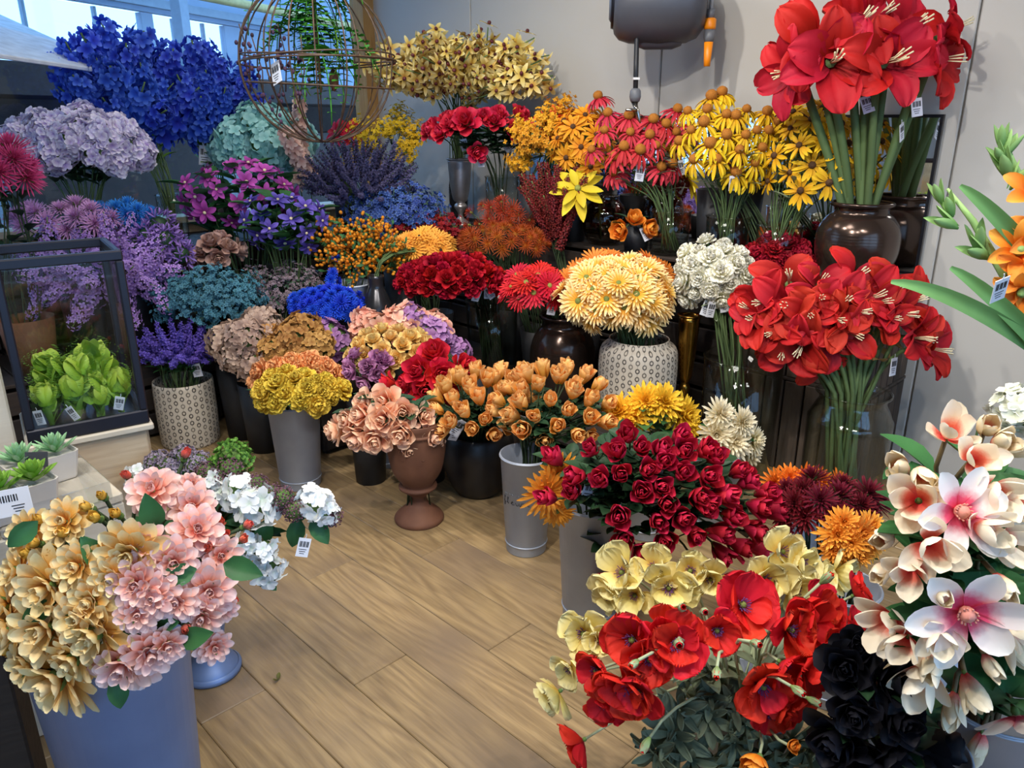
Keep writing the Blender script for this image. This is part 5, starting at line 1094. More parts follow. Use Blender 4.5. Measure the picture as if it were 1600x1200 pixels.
BQ('gerbera', 'amber gerbera left of the dark red roses', 'flower', 'amber gerberas', 'ambergerb', (862, 765, 40, 45, 2.22), px=74, each=True, pix=[(857, 772, 1.0), (874, 744, .9), (870, 800, .85)], cont=c_rose, stem='g', sr=.004, hc=.1, up=.1)
RB_ = [(868, 718), (903, 742), (925, 703), (858, 778), (896, 770), (940, 752), (970, 742), (965, 708), (982, 682), (1000, 700), (1033, 705), (1060, 685), (1068, 705), (1035, 722), (1065, 740), (1010, 735), (1003, 770), (1033, 760), (1042, 785), (1100, 705), (1115, 715), (1150, 738), (1105, 745), (1090, 775), (1100, 790), (1127, 772), (1165, 755), (1180, 790), (1140, 805), (968, 805), (977, 838), (1026, 810), (1065, 810), (1085, 830), (1038, 840), (1118, 832), (1080, 872), (1125, 860), (1150, 852), (1000, 862), (1192, 770), (1205, 800), (1215, 830), (1175, 825), (950, 905), (1180, 855)]
BQ('rose', 'velvety dark red rosebud in the foreground bunch', 'flower', 'dark red rosebuds', 'redbud', (1030, 775, 190, 125, 2.2), each=True, px=42, pix=RB_, cont=c_rose, stem='d', sr=.0032, hc=.35, leaf='rose', nleaf=4, lpx=62, tags=3, tagpx=36, up=.45, svar=.1)
BQ('chrysanthemum', 'dark burgundy chrysanthemum', 'flower', 'burgundy chrysanthemums', 'burgmum', (1295, 785, 84, 42, 2.15), 16, 56, each=True, ck='zinc', cm=M_ZINC, cR=.11, clabel='zinc bucket of burgundy chrysanthemums', cname='zinc_bucket', stem='d', hc=.25)
BQ('chrysanthemum', 'deep orange chrysanthemum behind the burgundy ones', 'flower', 'deep orange chrysanthemums', 'deepmum', (1260, 752, 70, 20, 2.35), each=True, px=46, pix=[(1210, 755), (1235, 745), (1262, 750), (1318, 752), (1200, 770), (1285, 755)], cR=.07, stem='d', hc=.25)
BQ('chrysanthemum', 'amber orange chrysanthemum beside the magnolias', 'flower', 'amber orange chrysanthemums', 'orangemum', (1330, 842, 55, 60, 1.9), each=True, px=60, pix=[(1320, 815), (1365, 820), (1330, 850), (1305, 860), (1345, 870), (1370, 850), (1310, 835), (1350, 835)], ck='zinc', cm=M_ZINC, cR=.09, clabel='zinc bucket of amber chrysanthemums', cname='zinc_bucket', stem='d', hc=.25, leaf='broad', nleaf=1, lpx=40)
c_pop = vessel('zinc', 'zinc_bucket', 'zinc bucket under the red and yellow poppies', 'bucket', Vector((.50, 1.36, 0)), .12, .27, M_ZINC)
YP = [(972, 895), (992, 930), (1045, 918, 1.1), (955, 930), (1078, 892, .9), (1222, 862, 1.25), (1252, 880), (1195, 905), (1285, 905), (1310, 895), (1240, 920), (1020, 885), (1110, 905)]
BQ('poppy', 'pale yellow poppy behind the red poppies', 'flower', 'pale yellow poppies', 'yelpoppy', (1130, 920, 200, 90, 1.88), each=True, px=68, pix=YP, cont=c_pop, stem='p', sr=.003, hc=.12, up=.2, leaf='grey', nleaf=1, lpx=45, lr=(.1, .5))
BQ('poppy', 'pale yellow poppy leaning left over the floor', 'flower', 'yellow poppies leaning left', 'yelpoppy', (985, 1040, 130, 90, 1.68), px=66, each=True, pix=[(912, 990, 1.1), (890, 1045, .8), (868, 1085, 1.05), (935, 1000, .7)], cont=c_pop, stem='p', sr=.003, hc=.12, up=-.1)
RP = [(1160, 945, 1.1), (988, 1000), (1055, 1005), (1035, 985, .8), (1282, 952), (1235, 985, 1.1), (1192, 1072, 1.1), (1262, 1045, 1.2), (975, 1072, 1.2), (932, 1048, .8), (905, 1160, 1.05), (1205, 1115, .8), (1340, 928, .8), (1332, 985, .7), (1120, 985, .8), (1300, 1010, .8), (1000, 1080), (1235, 1100, .8), (1265, 975), (1225, 1040, .9), (1015, 1030, .8), (945, 1100, .8)]
BQ('poppy', 'bright red poppy in the foreground', 'flower', 'bright red poppies', 'redpoppy', (1130, 1040, 240, 130, 1.62), px=80, pix=RP, cont=c_pop, stem='p', sr=.003, hc=.12, up=.15, leaf='grey', nleaf=3, lpx=50, lr=(.0, .45), each=True)
BQ('poppy_bud', 'green poppy bud among the red poppies', 'flower', 'green poppy buds', 'poppybud', (1130, 1060, 200, 130, 1.5), px=34, pix=[(1065, 950), (992, 1036), (1120, 1050), (1245, 1078), (1010, 1162, 1.2), (1060, 1005), (1290, 905), (1180, 1005), (1100, 955), (1270, 1095)], cont=c_pop, stem='p', sr=.003, hc=.3, up=.1, leaf='grey', nleaf=3, lpx=52, lr=(.0, .4), each=True)
BQ('poppy', 'orange poppy at the bottom edge', 'flower', 'orange poppies', 'ranun', (1215, 1180, 60, 30, 1.42), each=True, px=44, pix=[(1180, 1198, 1.3), (1240, 1166, .7)], cont=c_pop, stem='p', sr=.003, hc=.3)
BQ('poppy_sprig', 'grey-green poppy foliage sprig below red poppies', 'foliage', 'poppy foliage', 'greyfol', (1140, 1150, 190, 90, 1.58), px=96, rd=.05, pix=[(1050, 1150), (1105, 1120), (1150, 1165), (1080, 1190), (1195, 1185), (1125, 1205), (1240, 1165), (1020, 1180, .9), (1110, 1085, .8), (1170, 1135), (1270, 1180), (1060, 1110, .8), (1225, 1200), (1145, 1100, .8), (1040, 1210), (1165, 1210)], cont=c_pop, stem='p', sr=.003, hc=.1, up=.3, each=True)
c_blk = vessel('zinc', 'zinc_bucket', 'zinc bucket under the black roses', 'bucket', Vector((.72, 1.10, 0)), .10, .38, M_ZINC)
BQ('rose', 'large black rose beside the magnolias', 'flower', 'black roses', 'blackrose', (1370, 1090, 85, 110, 1.38), px=90, pix=[(1322, 1045), (1335, 1110), (1310, 1150), (1390, 1170), (1350, 1180), (1420, 1190), (1340, 1010, .8), (1400, 1120), (1460, 1170), (1390, 1060)], cont=c_blk, stem='d', sr=.004, hc=.2, leaf='dark', nleaf=3, lpx=80, each=True)
# magnolias
c_mag = vessel('zinc', 'zinc_bucket', 'zinc bucket of magnolia branches at the right edge', 'bucket', Vector((.92, 1.18, 0)), .11, .42, M_ZINC)
def MG(key, label, group, pix, px, hc, up, nl=1):
    BQ('magnolia', label, 'flower', group, key, (1530, 900, 190, 270, 1.38), px=px, pix=pix, cont=c_mag, stem='b', sr=.0042, hc=hc, up=up, leaf='broad', nleaf=nl+2, lpx=88, svar=.06, each=True)
MG('magopen', 'wide open white magnolia with pink heart', 'open white magnolias', [(1512, 962, 1.0), (1592, 1130, .95), (1505, 800, .9)], 142, .1, -.0, 3)
MG('maghalf', 'half open cream magnolia with red throat', 'half open magnolias', [(1545, 830, .8), (1410, 1010, .75), (1600, 790, .8), (1470, 1000, .7), (1432, 785), (1490, 668, .95), (1375, 975, .95), (1462, 860, .9), (1560, 775, .85), (1440, 1070, .95), (1590, 985, .85), (1420, 900, .8), (1530, 715, .8), (1580, 850, .8)], 92, .35, .15, 5)
MG('magbud', 'closed cream magnolia bud flushed pink', 'closed magnolia buds', [(1545, 665), (1568, 688, 1.1), (1405, 732, 1.1), (1447, 745, 1.1), (1380, 842), (1572, 920, .9), (1360, 1068), (1402, 1122, .9), (1456, 1045), (1520, 1088, 1.1), (1490, 1112), (1592, 1020), (1528, 1172), (1470, 930, .8), (1375, 895, .9), (1595, 700), (1550, 1045, .8)], 62, .45, -.1, 2)
BQ('hydrangea', 'white hydrangea head at the right edge above the magnolias', 'flower', 'white hydrangeas', 'hydwhite', (1592, 640, 20, 20, 1.5), px=80, pix=[(1592, 640)], cont=c_mag, stem='g', hc=.4)
# ------------------------------------------------------------------ left foreground
TZ = .74
# table of pale boards: right edge on X+Y=.6 ; runs along (1,1) direction away to the left
def tab(a, b_, z=0.): return Vector(((a+b_)/S2, (a-b_)/S2, z))     # a along (1,1)/sqrt2, b along (1,-1)/sqrt2
tb = empty('display_table', tab(.14, -1.6625, 0), 'pale wooden slatted table carrying the succulents at the left edge', 'table', rz=A45)
# local x runs along (1,-1), local y along (1,1)
for i in range(6):
    obj('plank', boxmesh((.245, .104, .022), M_PALEW), tb, (0, .238-.11*i, TZ-.011))
for sx in (-1, 1): obj('edge_board', boxmesh((.64, .018, .075), M_PALEW), tb, (sx*.111, -.03, TZ-.0605), (0, 0, PI/2))
for sx in (-.07, .07):
    for sy in (-.28, .24): obj('leg', boxmesh((.055, .055, TZ-.022), M_GREYW), tb, (sx, sy, (TZ-.022)/2))
# succulents
M_POTW = mat('white_ceramic', 'cfc9c2', .4, noise=.04); M_PLAST = glassmat('clear_plastic', (.95, .96, .97, 1))
SUC = {}
def sucmesh(k, st, W):
    m = pmat('succulent_'+k, st, trans=.1, rough=.45)
    b = B(); petal(b, 1, W, e=.0, curl=.55, cup=.45, p=1.15, q=.6, base=.4, nu=5, nv=6); SUC[k] = b.mesh('succulent_leaf', m)
sucmesh('lime', [(0, '6a9a34'), (1, '8cba48')], .42); sucmesh('mint', [(0, '7ab07c'), (1, 'a8d0a0')], .30)
def potmesh(s, h):
    b = B()
    def ring(w, z): return [(w*x, w*y, z) for x, y in ((-.8, -1), (.8, -1), (1, -.8), (1, .8), (.8, 1), (-.8, 1), (-1, .8), (-1, -.8))]
    V = ring(s*.72, 0)+ring(s*.76, .004)+ring(s, h)+ring(s*.93, h)+ring(s*.88, h*.85)
    F = [tuple(range(7, -1, -1))]+[(j*8+i, j*8+(i+1) % 8, (j+1)*8+(i+1) % 8, (j+1)*8+i) for j in range(4) for i in range(8)]+[tuple(32+i for i in range(8))]
    b.add(V, F); return b.mesh('pot', M_POTW, False)
PM = potmesh(.034, .06)
def succulent(u, v, t, kind, label, n=26, size=.05, tg=False):
    p = at_z(u, v, TZ+.002)
    o = empty('potted_succulent', p, label, 'plant', None, rz=A45+.1); obj('pot', PM, o)
    for i in range(n):
        f = i/n; a = i*2.39996; e = .15+1.2*f; L = size*(1.05-.5*f)
        q = Quaternion((0, 0, 1), a) @ Quaternion((1, 0, 0), e*.8)
        obj('leaf', SUC[kind], o, (0, 0, .055+.014*f), q, L)
    return o
s1 = succulent(62, 792, 0, 'lime', 'lime green rosette succulent in a white pot, nearest the table edge')
s2 = succulent(95, 745, 0, 'mint', 'mint green spiky succulent in a white pot, at the back of the table', 30)
s3 = succulent(8, 812, 0, 'lime', 'lime green succulent at the left edge beside a barcode label')
s4 = succulent(40, 762, 0, 'mint', 'mint succulent half hidden behind the lime green rosette', 30)
# clear plastic tray round the pots
pt = at_z(48, 775, TZ+.001); tr = empty('plastic_tray', pt, 'clear plastic tray holding the succulent pots', 'tray', rz=A45)
b = B(); 
for c, d in (((0, -.11, .0215), (.26, .003, .035)), ((0, .11, .0215), (.26, .003, .035)), ((-.13, 0, .0215), (.003, .22, .035)), ((.13, 0, .0215), (.003, .22, .035))): box(b, c, d)
obj('tray_wall', b.mesh('tray_wall', M_PLAST, False), tr); b = B(); box(b, (0, 0, .001), (.26, .22, .0015)); obj('tray_floor', b.mesh('tray_floor', M_PLAST, False), tr)
# hanging labels on the succulents
def plate(parent, wp, w, h, m, rot, nm='plant_label'):
    return obj(nm, boxmesh((w, .0015, h), m), parent, parent.matrix_world.inverted() @ wp if False else (Matrix.Rotation(-parent.rotation_euler.z, 3, 'Z') @ (wp-parent.location)), rot)
lb = plate(s3, at(20, 785, 1.33), .062, .048, M_CARD, (-.25, -.15, PI/4-.1+.15)); lb['label'] = 'white barcode label'
for i in range(7): obj('barcode_bar', boxmesh((.0018+.001*(i % 2), .002, .012), M_INK), lb, (-.018+i*.0045, -.0006, .008))
for j in range(3): obj('print_line', boxmesh((.022-.004*j, .002, .0015), M_INK), lb, (.008, -.0006, -.006-j*.005))
plate(s3, at(20, 768, 1.345), .05, .012, M_BLACK, (-.25, -.15, PI/4-.1+.15))
pl2 = plate(s1, at(57, 718, 1.52), .044, .030, mat('charcoal_card', '3e4046', .6), (-.3, 0, PI/4-.05)); pl2['label'] = 'charcoal plant label'
# whitewashed upright and terrarium plinth
up_ = empty('wooden_upright', Vector((0, 0, 0)), 'whitewashed wooden upright left of the black glass box', 'post', rz=math.radians(34))
obj('board', boxmesh((.13, .035, 1.17), M_PALEW), up_, (0, 0, .585)); obj('board', boxmesh((.035, .12, 1.17), M_PALEW), up_, (-.05, .08, .585))
T0 = at_z(45, 697, .775); T1 = at_z(235, 660, .775); dx = (T1-T0); TW = dx.length; dx.normalize(); dy = Vector((-dx.y, dx.x, 0)); TA = math.atan2(dx.y, dx.x)
TC = T0+dx*TW/2+dy*TW*.5; TD = TW*1.0; TH = .405
plinth = empty('wooden_plinth', Vector((TC.x, TC.y, 0)), 'pale brown wooden plinth under the black glass box', 'plinth', rz=TA)
obj('top_board', boxmesh((TW+.012, TD+.012, .016), M_PALEW), plinth, (0, 0, .766)); 
for sx, sy, ax_ in ((0, -1, 0), (0, 1, 0), (-1, 0, 1), (1, 0, 1)):
    obj('side_panel', boxmesh((TW-.02 if not ax_ else TD-.04, .016, .757), M_TANW), plinth, (sx*(TW/2-.012), sy*(TD/2-.012), .3785), (0, 0, PI/2 if ax_ else 0))
up_.location = T0-dx*.085+dy*.06; up_.location.z = 0; up_.rotation_euler.z = TA
ter = empty('glass_terrarium', Vector((TC.x, TC.y, .775)), 'black framed glass box full of green venus flytraps', 'terrarium', rz=TA)
fw = .022
for z in (fw/2, TH-fw/2):
    for sy in (-1, 1): obj('frame_bar', boxmesh((TW, fw*.7, fw if z > .1 else fw*1.5), M_NAVY), ter, (0, sy*(TD/2-fw*.35), z if z > .1 else fw*.75))
    for sx in (-1, 1): obj('frame_bar', boxmesh((TD-fw*1.4, fw*.7, fw if z > .1 else fw*1.5), M_NAVY), ter, (sx*(TW/2-fw*.35), 0, z if z > .1 else fw*.75), (0, 0, PI/2))
for sx in (-1, 1):
    for sy in (-1, 1): obj('frame_post', boxmesh((fw*.8, fw*.7, TH-fw*2.5), M_NAVY), ter, (sx*(TW/2-fw*.4), sy*(TD/2-fw*.35), TH/2+fw*.25))
for sy in (-1, 1): obj('glass_pane', boxmesh((TW-fw*1.7, .003, TH-fw*2.6), M_GLASS), ter, (0, sy*(TD/2-fw*.4), TH/2+fw*.25))
for sx in (-1, 1): obj('glass_pane', boxmesh((TD-fw*1.6, .003, TH-fw*2.6), M_GLASS), ter, (sx*(TW/2-fw*.4), 0, TH/2+fw*.25), (0, 0, PI/2))
obj('floor_plate', boxmesh((TW-.03, TD-.03, .008), M_BLACK), ter, (0, 0, .006))
# venus flytraps: each plant has leaves, each leaf a stalk and two toothed lobes
M_FLY = pmat('flytrap_green', [(0, '7aa828'), (.6, 'a4c440'), (1, 'b8cc54')], trans=.2, rough=.45); M_FLYD = pmat('flytrap_stalk', [(0, '6a9c34'), (1, '90bc4c')], trans=.15)
def lobes():
    b = B()
    for s in (-1, 1):
        k0 = b.n; petal(b, 1, .85, e=.35*0+.1, curl=.9, cup=.35, p=1.0, q=.5, base=.5, nu=6, nv=6); V = b.v[-1]; a = s*.75; x = V[:, 0]+s*.30; z = V[:, 2].copy()
        V[:, 0] = x*math.cos(a)-z*math.sin(a)*1.; V[:, 2] = abs(x)*math.sin(abs(a))+z*math.cos(a)
        for i in range(9):
            f = i/8; y = .12+.8*f; xx = s*(.28+.40*math.sin(PI*f)); zz = .42*math.sin(PI*f)+.25+.25*f
            tube(b, [(xx, y, zz), (xx*.8, y, zz+.16)], [.014, .005], 3, 1)
    return b.mesh('trap_lobe', [M_FLY, M_FLYD])
TRAP = lobes(); sb_ = B(); petal(sb_, 1, .20, e=.5, curl=-.3, cup=.3, p=1.2, q=.4, base=.6, nu=4, nv=6); STALK = sb_.mesh('leaf_stalk', M_FLYD)
for i, (ux, uy) in enumerate(((-.07, -.06), (-.02, -.07), (.03, -.06), (.075, -.05), (-.06, .0), (.0, .0), (.06, .01), (-.05, .06), (.04, .06))):
    base = ter.location+Matrix.Rotation(TA, 3, 'Z') @ Vector((ux, uy, .011))
    o = empty('venus_flytrap', base, 'bright green venus flytrap inside the black glass box', 'plant', 'venus flytraps in the glass box')
    for j in range(13):
        a = j*2.39996+i; L = .055+.095*rs.rand(); el = .45+.75*rs.rand(); rr = Vector((math.cos(a), math.sin(a), 0)); loc_ = Matrix.Rotation(-TA, 3, 'Z') @ rr
        ex = Vector((ux, uy, 0))+loc_*L*1.3*math.cos(el)
        if abs(ex.x) > TW/2-.035 or abs(ex.y) > TD/2-.035: L *= .55; el += .2
        d = Vector((math.cos(a)*math.cos(el), math.sin(a)*math.cos(el), math.sin(el)))
        q = lie(d); lo = obj('leaf', STALK, o, (0, 0, 0), q, L); obj('trap', TRAP, lo, (0, .93, .30), (.5, 0, 0), .050*(.85+.35*rs.rand())/L)
    if i in (0, 1, 3): hang_tag(o, base+Vector((-.01+.01*i, -.03, .055)), .034)

# dahlias in the daylight-tinted zinc bucket on a low crate
cb_ = empty('wooden_crate', Vector((-.66, 1.05, 0)), 'low dark crate under the large zinc bucket of dahlias', 'crate', rz=A45)
for k in range(3): 
    for sx in (-1, 1): obj('slat', boxmesh((.25, .014, .055), M_DARKW), cb_, (0, sx*.118, .03+k*.066)); obj('slat', boxmesh((.222, .014, .055), M_DARKW), cb_, (sx*.118, 0, .03+k*.066), (0, 0, PI/2))
for k in range(3): obj('slat', boxmesh((.25, .080, .012), M_DARKW), cb_, (0, -.084+.084*k, .206))
for sx in (-1, 1):
    for sy in (-1, 1): obj('corner_post', boxmesh((.02, .02, .2), M_DARKW), cb_, (sx*.1, sy*.1, .1))
po_ = empty('wooden_post', Vector((-.895, 1.10, 0)), 'dark wooden post left of the large zinc dahlia bucket', 'post', rz=.4)
obj('post_board', boxmesh((.055, .08, .66), M_DARKW), po_, (0, 0, .33)); obj('foot_board', boxmesh((.085, .11, .02), M_DARKW), po_, (0, 0, .01))
c_dah = vessel('zinc', 'zinc_bucket', 'large smooth daylight-tinted zinc bucket of yellow and pink dahlias', 'bucket', Vector((-.66, 1.05, .2125)), .125, .475, M_ZINC_DAYLIT)
def DH(key, label, group, pix, px, hc, up, nl, nm='dahlia'):
    BQ(nm, label, 'flower', group, key, (180, 950, 235, 240, 1.32), px=px*.97, pix=pix, cont=c_dah, stem='d', sr=.0032, hc=hc, up=up, leaf='broad', nleaf=nl, lpx=50, svar=.06, rd=.29, each=True)
DH('ydahlia', 'creamy yellow dahlia in the large zinc bucket', 'creamy yellow dahlias', [(72, 922), (202, 868, .85), (120, 885, .7), (22, 895, .7), (100, 815, .7), (68, 985, 1.05), (15, 985, .9), (145, 995), (85, 1062, 1.15), (140, 942, .7), (112, 1032, .75), (38, 835, .75), (5, 945, .8), (175, 905, .6), (125, 965, .8), (40, 1040, .75)], 104, .15, .2, 1)
DH('pdahlia', 'pale pink dahlia in the large zinc bucket', 'pale pink dahlias', [(238, 765, 1.0), (300, 792, .85), (308, 828, .9), (212, 915), (325, 925, .9), (275, 942, .7), (238, 935, .8), (235, 1022, .9), (190, 1042, 1.1), (335, 1012, .65), (345, 868, .7), (300, 757, .55), (270, 880, .85), (215, 960, .7), (262, 1010, .7), (315, 965, .7), (350, 955, .5), (225, 850, .7)], 82, .15, .2, 1)
DH('ydbud', 'ochre yellow dahlia bud', 'ochre dahlia buds', [(88, 787), (158, 774), (133, 792), (147, 808), (180, 802), (182, 827), (97, 832), (80, 860), (52, 848), (40, 865), (12, 1018), (165, 850), (60, 812)], 36, .35, .5, 0, 'dahlia_bud')
DH('pdbud', 'coral pink dahlia bud', 'coral dahlia buds', [(290, 708, 1.1), (198, 742), (344, 815), (275, 848), (388, 820), (380, 842), (362, 936), (290, 982), (243, 820, .9), (352, 835), (325, 855)], 34, .35, .4, 0, 'dahlia_bud')
# a few large single leaves of the dahlias
def bigleaf(parent, u, v, t, L, d, kind='broad', roll=0.):
    lm = LEAF(kind)[0]; p = at(u, v, t); d = Vector(d).normalized(); obj('leaf', lm, parent, p-parent.location-d*L*.5, lie(d, (CAMP-p).normalized(), roll), L)
dr = [o for o in COL.objects if o.get('group') in ('creamy yellow dahlias', 'pale pink dahlias')]
for i, (u, v, L, d) in enumerate([(235, 798, .085, (0, -.2, 1)), (147, 862, .085, (-.3, -.2, .8)), (212, 985, .08, (.1, -.3, -1)), (262, 975, .07, (.6, -.3, .3)), (275, 900, .08, (-.9, -.3, -.2)), (380, 890, .085, (1, -.2, -.2)), (185, 1082, .07, (.1, -.3, -1)), (308, 995, .08, (.9, -.2, .4)), (35, 835, .075, (-.6, -.3, -.5)), (205, 855, .08, (.2, 0, 1)), (60, 955, .07, (-.7, -.3, -.3)), (100, 900, .07, (.5, -.3, .5))]):
    bigleaf(dr[i*2], u, v, 1.09, L*.72, d)
# white blossom, alliums, sedum, curly green in the small urn
def UR(key, nm, label, group, pix, px, hc, up=.3, nl=0, stem='b', sr=.003, cat='flower', leaf='broadl'):
    BQ(nm, label, cat, group, key, (350, 800, 190, 110, 1.85), px=px, pix=pix, cont=c_ped, stem=stem, sr=sr, hc=hc, up=up, leaf=leaf, nleaf=nl, lpx=62, svar=.08, rd=.15, each=True)
UR('apple', 'apple_blossom', 'white apple blossom cluster on a leafy twig', 'white apple blossom', [(402, 792, 1.2), (418, 885), (372, 770), (490, 785), (508, 800, .8), (178, 735, .8), (410, 858, .8), (340, 752, .7), (385, 850, .8), (215, 745, .7)], 50, .4, .3, 3, leaf='broad')
UR('allium', 'allium', 'fuzzy dusky purple allium ball', 'purple alliums', [(440, 778), (458, 797), (516, 806), (402, 758), (360, 735, 1.2), (345, 748), (322, 740), (425, 770, .8)], 37, .4, .3)
UR('sedum', 'sedum', 'grey-mauve sedum flower head', 'grey-mauve sedum', [(175, 716), (210, 722), (262, 728, 1.2), (282, 712), (240, 720), (305, 722), (195, 735, .8)], 44, .4, .6)
UR('kale', 'curly_green_head', 'curly bright green foliage head behind the alliums', None, [(362, 716)], 66, .4, .6, cat='foliage')
lf = [o for o in COL.objects if o.get('group') == 'white apple blossom']
for i, (u, v, d) in enumerate([(462, 833, (-.3, -.2, -1)), (500, 830, (.5, -.2, -.8)), (412, 835, (-.2, -.3, -1)), (470, 795, (.4, -.2, .6)), (300, 735, (.2, 0, 1)), (345, 762, (.6, -.2, .3)), (415, 905, (.6, -.2, -.6))]): bigleaf(lf[i], u, v, 1.78, .075, d)
hang_tag(lf[3], at(478, 838, 1.76), .045, .3)

# ------------------------------------------------------------------ gladiolus at the right edge
M_GLAD = pmat('gladiolus_petal', [(0, 'e05c10'), (.5, 'f08c28'), (1, 'f6a848')], trans=.25); M_GBUD = pmat('gladiolus_bud', [(0, '5c8a44'), (1, '9cc078')], trans=.1)
TG = 1.55
gp = [at(1900, 1000, TG), at(1720, 720, TG), at(1640, 560, TG), at(1570, 430, TG), at(1520, 345, TG), at(1480, 295, TG)]
gv = vessel('glasscyl', 'glass_vase', 'tall glass vase of gladioli standing beyond the right edge', 'vase', Vector((1.62, 1.40, 0)), .10, .50, M_VASEGL)
def gladiolus(path, label, buds, blooms, group='gladioli'):
    b0 = gv['p']+Vector((0, 0, .02)); root = empty('gladiolus', b0, label, 'flower', group)
    pts = [b0, gv['p']+Vector((0, 0, .5))]+path; n = len(pts)
    b = B(); tube(b, [p-b0 for p in pts], [.010]*(n-2)+[.007, .003], 7); obj('stem', b.mesh('stem', M_GBUD), root)
    for (u, v, L, d) in buds:
        b = B(); 
        for k in range(3): petal(b, L, L*.42, e=1.15, curl=.35, cup=.6, az=k*2.1, r0=.005, p=.85, q=.7, nu=5, nv=6)
        obj('flower_bud', b.mesh('bud', M_GBUD), root, at(u, v, TG-.01)-b0-Vector(d).normalized()*L*.5, aim(Vector(d)))
    for (u, v, L, d) in blooms:
        p = at(u, v, TG-.03)-b0; c = B(); ellipsoid(c, (0, 0, 0), (.012, .012, .02)); bo = obj('bloom', c.mesh('throat', M_GBUD), root, p, aim(Vector(d)))
        for k in range(6):
            b = B(); petal(b, L, L*.62, e=.8-.25*(k % 2), curl=-.2, cup=.5, az=k*1.047, r0=.008, ruf=.05, flare=.4, nu=6, nv=7, p=1.2, q=.55); obj('petal', b.mesh('petal', M_GLAD), bo)
    return root
g1 = gladiolus(gp[1:], 'orange gladiolus spike with green buds reaching in from the right', [(1482, 320, .055, (-.5, -.1, .8)), (1475, 345, .07, (-1, -.1, .45)), (1528, 372, .075, (-.4, -.2, .9)), (1525, 392, .075, (-1, -.2, .5)), (1465, 300, .05, (-.5, 0, .9))], [(1592, 392, .062, (-.5, -.9, .3)), (1606, 425, .066, (-.4, -.9, -.1)), (1600, 455, .055, (-.7, -.7, -.3))])
g2 = gladiolus([at(1760, 640, TG), at(1680, 450, TG), at(1620, 330, TG), at(1580, 250, TG), at(1562, 200, TG)], 'budding gladiolus tip with only green buds, top of the right edge', [(1565, 212, .05, (-.2, 0, 1)), (1580, 225, .055, (.4, 0, 1)), (1570, 258, .07, (-.6, -.1, .9)), (1592, 275, .06, (.3, -.2, .8)), (1560, 240, .05, (-.7, -.1, .8))], [(1612, 305, .06, (-.3, -.8, .5)), (1622, 372, .066, (-.3, -.9, .2))])
for (a, b_, c_) in (((1392, 440), (1500, 460), (1640, 560)), ((1485, 418), (1560, 470), (1680, 600)), ((1500, 290), (1560, 340), (1660, 460))):
    pa, pb, pc = at(*a, TG-.05), at(*b_, TG-.05), at(*c_, TG)
    pts = bez(pc, pb.lerp(pc, .4)+Vector((0, 0, .01)), pb.lerp(pa, .4)+Vector((0, 0, .01)), pa, 12); b = B(); V = []; G = []
    for i, p in enumerate(pts):
        f = i/11; d = (pts[min(i+1, 11)]-pts[max(i-1, 0)]).normalized(); w = .017*math.sin(PI*min(.97, .30+.67*f))**.6; sd = d.cross((CAMP-p).normalized()).normalized(); nn = sd.cross(d)
        for s in (-1, -.5, 0, .5, 1): V.append(p-g1.location+sd*w*s+nn*(w*.35*abs(s))); G.append(f)
    b.add([tuple(x) for x in V], gridf(5, 12), G); obj('blade_leaf', b.mesh('blade_leaf', pmat('gladiolus_leaf', [(0, '3f6a3a'), (1, '78ac64')])), g1)
hang_tag(g1, at(1568, 432, 1.42), .052, .25)

# ------------------------------------------------------------------ wire globe with fern
M_WIRE = mat('brown_wire', '5c4634', .6, noise=.3, scale=40)
GC = at(498, 98, 3.3); GR = 118*3.3/FPX
gl = empty('wire_globe', GC-Vector((0, 0, GR)), 'large hanging globe of bent brown wire before the corner post', 'hanging decoration')
rr = np.random.RandomState(3)
for k in range(10):
    a = k*PI/10+rr.randn()*.10; tl = Vector((rr.randn()*.06, rr.randn()*.06, 0)); pts = []; s = 1+rr.randn()*.03
    for i in range(41):
        th = 2*PI*i/40; pts.append(Vector((GR*s*math.sin(th)*math.cos(a), GR*s*math.sin(th)*math.sin(a), GR+GR*math.cos(th)))+tl*GR*math.sin(th/2)**2)
    b = B(); tube(b, pts, .0034, 6); obj('wire_hoop', b.mesh('wire_hoop', M_WIRE), gl)
for z, s, ti in ((.03, 1.0, .07), (.0, 1.02, .03), (-.28, .97, -.05), (.06, .99, -.04)):
    pts = [Vector((GR*s*math.cos(2*PI*i/40), GR*s*math.sin(2*PI*i/40), GR+z*GR+ti*GR*math.cos(2*PI*i/40+.5))) for i in range(41)]
    b = B(); tube(b, pts, .0032, 6); obj('wire_hoop', b.mesh('wire_hoop', M_WIRE), gl)
b = B(); tube(b, [(0, 0, 2*GR), (0, 0, 3.0-GC.z+GR)], .002, 5); obj('hanging_wire', b.mesh('hanging_wire', M_WIRE), gl)
hang_tag(gl, at(428, 95, 3.05), .085)
fr = empty('hanging_fern', GC+Vector((-.0, 0, GR*.80)), 'bright green fern hanging inside the wire globe', 'plant')
M_FERN = pmat('fern_green', [(0, '2f7a2c'), (1, '56a83c')], trans=.2); M_FERNL = pmat('fern_lime', [(0, '5c9c2c'), (1, '96cc4c')], trans=.2)
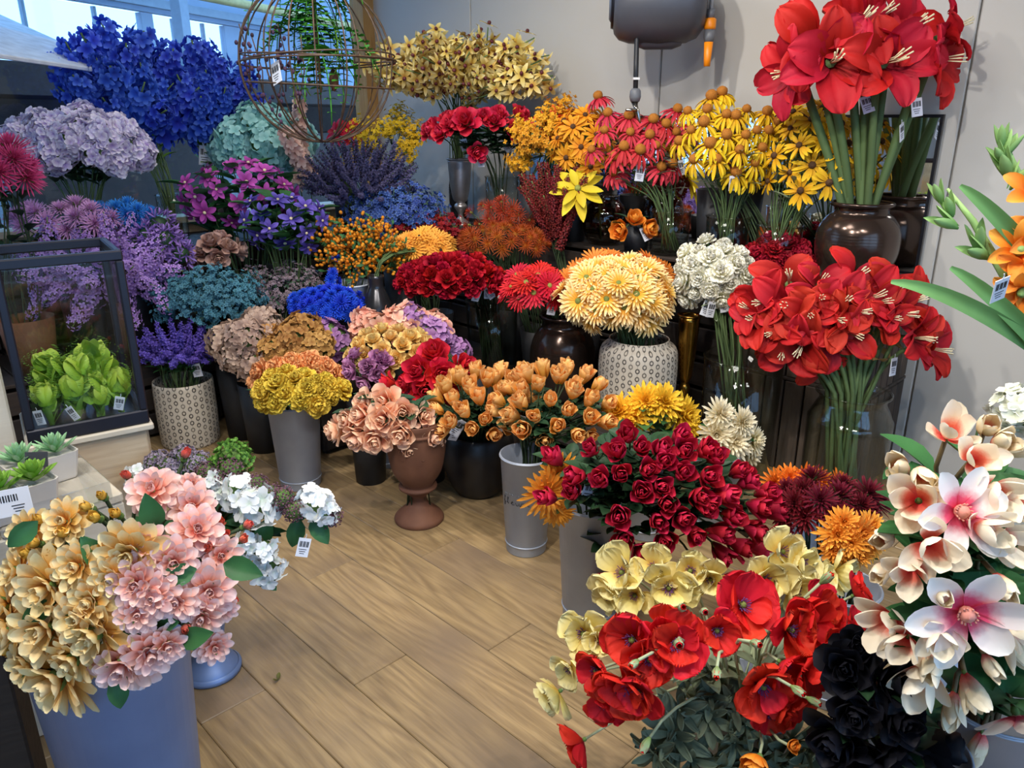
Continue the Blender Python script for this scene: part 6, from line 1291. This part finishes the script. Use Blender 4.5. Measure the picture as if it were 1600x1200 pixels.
def frond(L, w, n, droop, m):
    b = B(); pts = [Vector((0, L*math.sin(droop*t)/droop, L*(math.cos(droop*t)-1)/droop)) for t in np.linspace(0, 1, 10)]; tube(b, pts, .003, 4)
    for i in range(n):
        f = (i+1)/(n+1); p = pts[int(f*9)]; ww = w*math.sin(PI*(f*.85+.1))
        for s in (-1, 1):
            q = B(); petal(q, ww, ww*.5+.012, e=.1, cup=.2, curl=-.3, az=-s*PI/2*.8, nu=3, nv=4, p=.9, q=.7); b.add(q.v[0]+np.array(p), q.f, q.g[0])
    return b.mesh('frond', m)
FR = [frond(.36, .075, 26, 1.7, M_FERN), frond(.36, .03, 26, 2.2, M_FERNL), frond(.5, .05, 26, 1.9, M_FERN)]
for i in range(56):
    m = FR[(0, 2, 0, 1, 0)[i % 5]]; obj('frond', m, fr, (.02*rr.randn()-.01, .02*rr.randn(), .16-.42*(i/56)), Quaternion((0, 0, 1), i*2.39996) @ Quaternion((1, 0, 0), .5-1.0*rr.rand()), .5+.5*rr.rand())
b = B(); tube(b, [(0, 0, .15), (0, 0, -.38)], [.012, .006], 6); obj('fern_stem', b.mesh('fern_stem', G_STEMB), fr)
b = B(); ellipsoid(b, (0, 0, 0), (.022, .022, .045), 0, 8, 6, bump=.2); obj('root_ball', b.mesh('root_ball', M_CLAY), fr, (.06, 0, -.33))
# dried twigs woven on the left of the globe
M_DRY = pmat('dried_purple', [(0, '3c2c38'), (1, '6a4c6c')])
for i in range(5):
    p = GC+Vector((-GR*.85+.05*i, -GR*.3, -.12-.05*(i % 3))); o = empty('dried_twig', p, 'dusky purple dried twig woven into the wire globe', 'twig', 'dried twigs on the wire globe')
    b = B(); tip = Vector((.02*rr.randn(), -.02, .26)); tube(b, [(0, 0, 0), tip*.5+Vector((.02, 0, 0)), tip], .003, 4); obj('stem', b.mesh('stem', M_WIRE), o)
    b = B()
    for j in range(14): c = tip*rr.rand()+Vector((rr.randn(), rr.randn(), rr.randn()))*.02; ellipsoid(b, c, (.008, .008, .010), 0, 6, 4, g=rr.rand())
    obj('dried_flower', b.mesh('dried_flower', M_DRY), o)
# fallen petal scrap on the floor
b = B(); petal(b, .022, .014, e=.2, curl=.6, cup=.5, nu=4, nv=5); petal(b, .018, .012, e=.3, curl=.6, cup=.5, az=2.4, nu=4, nv=5)
pq = at_z(434, 1063, .002); tag(obj('fallen_bud', b.mesh('fallen_bud', pmat('fallen_olive', [(0, '4a4a24'), (1, '7a7a3c')])), None, pq), 'tiny olive green fallen bud lying on the oak floor', 'bud')
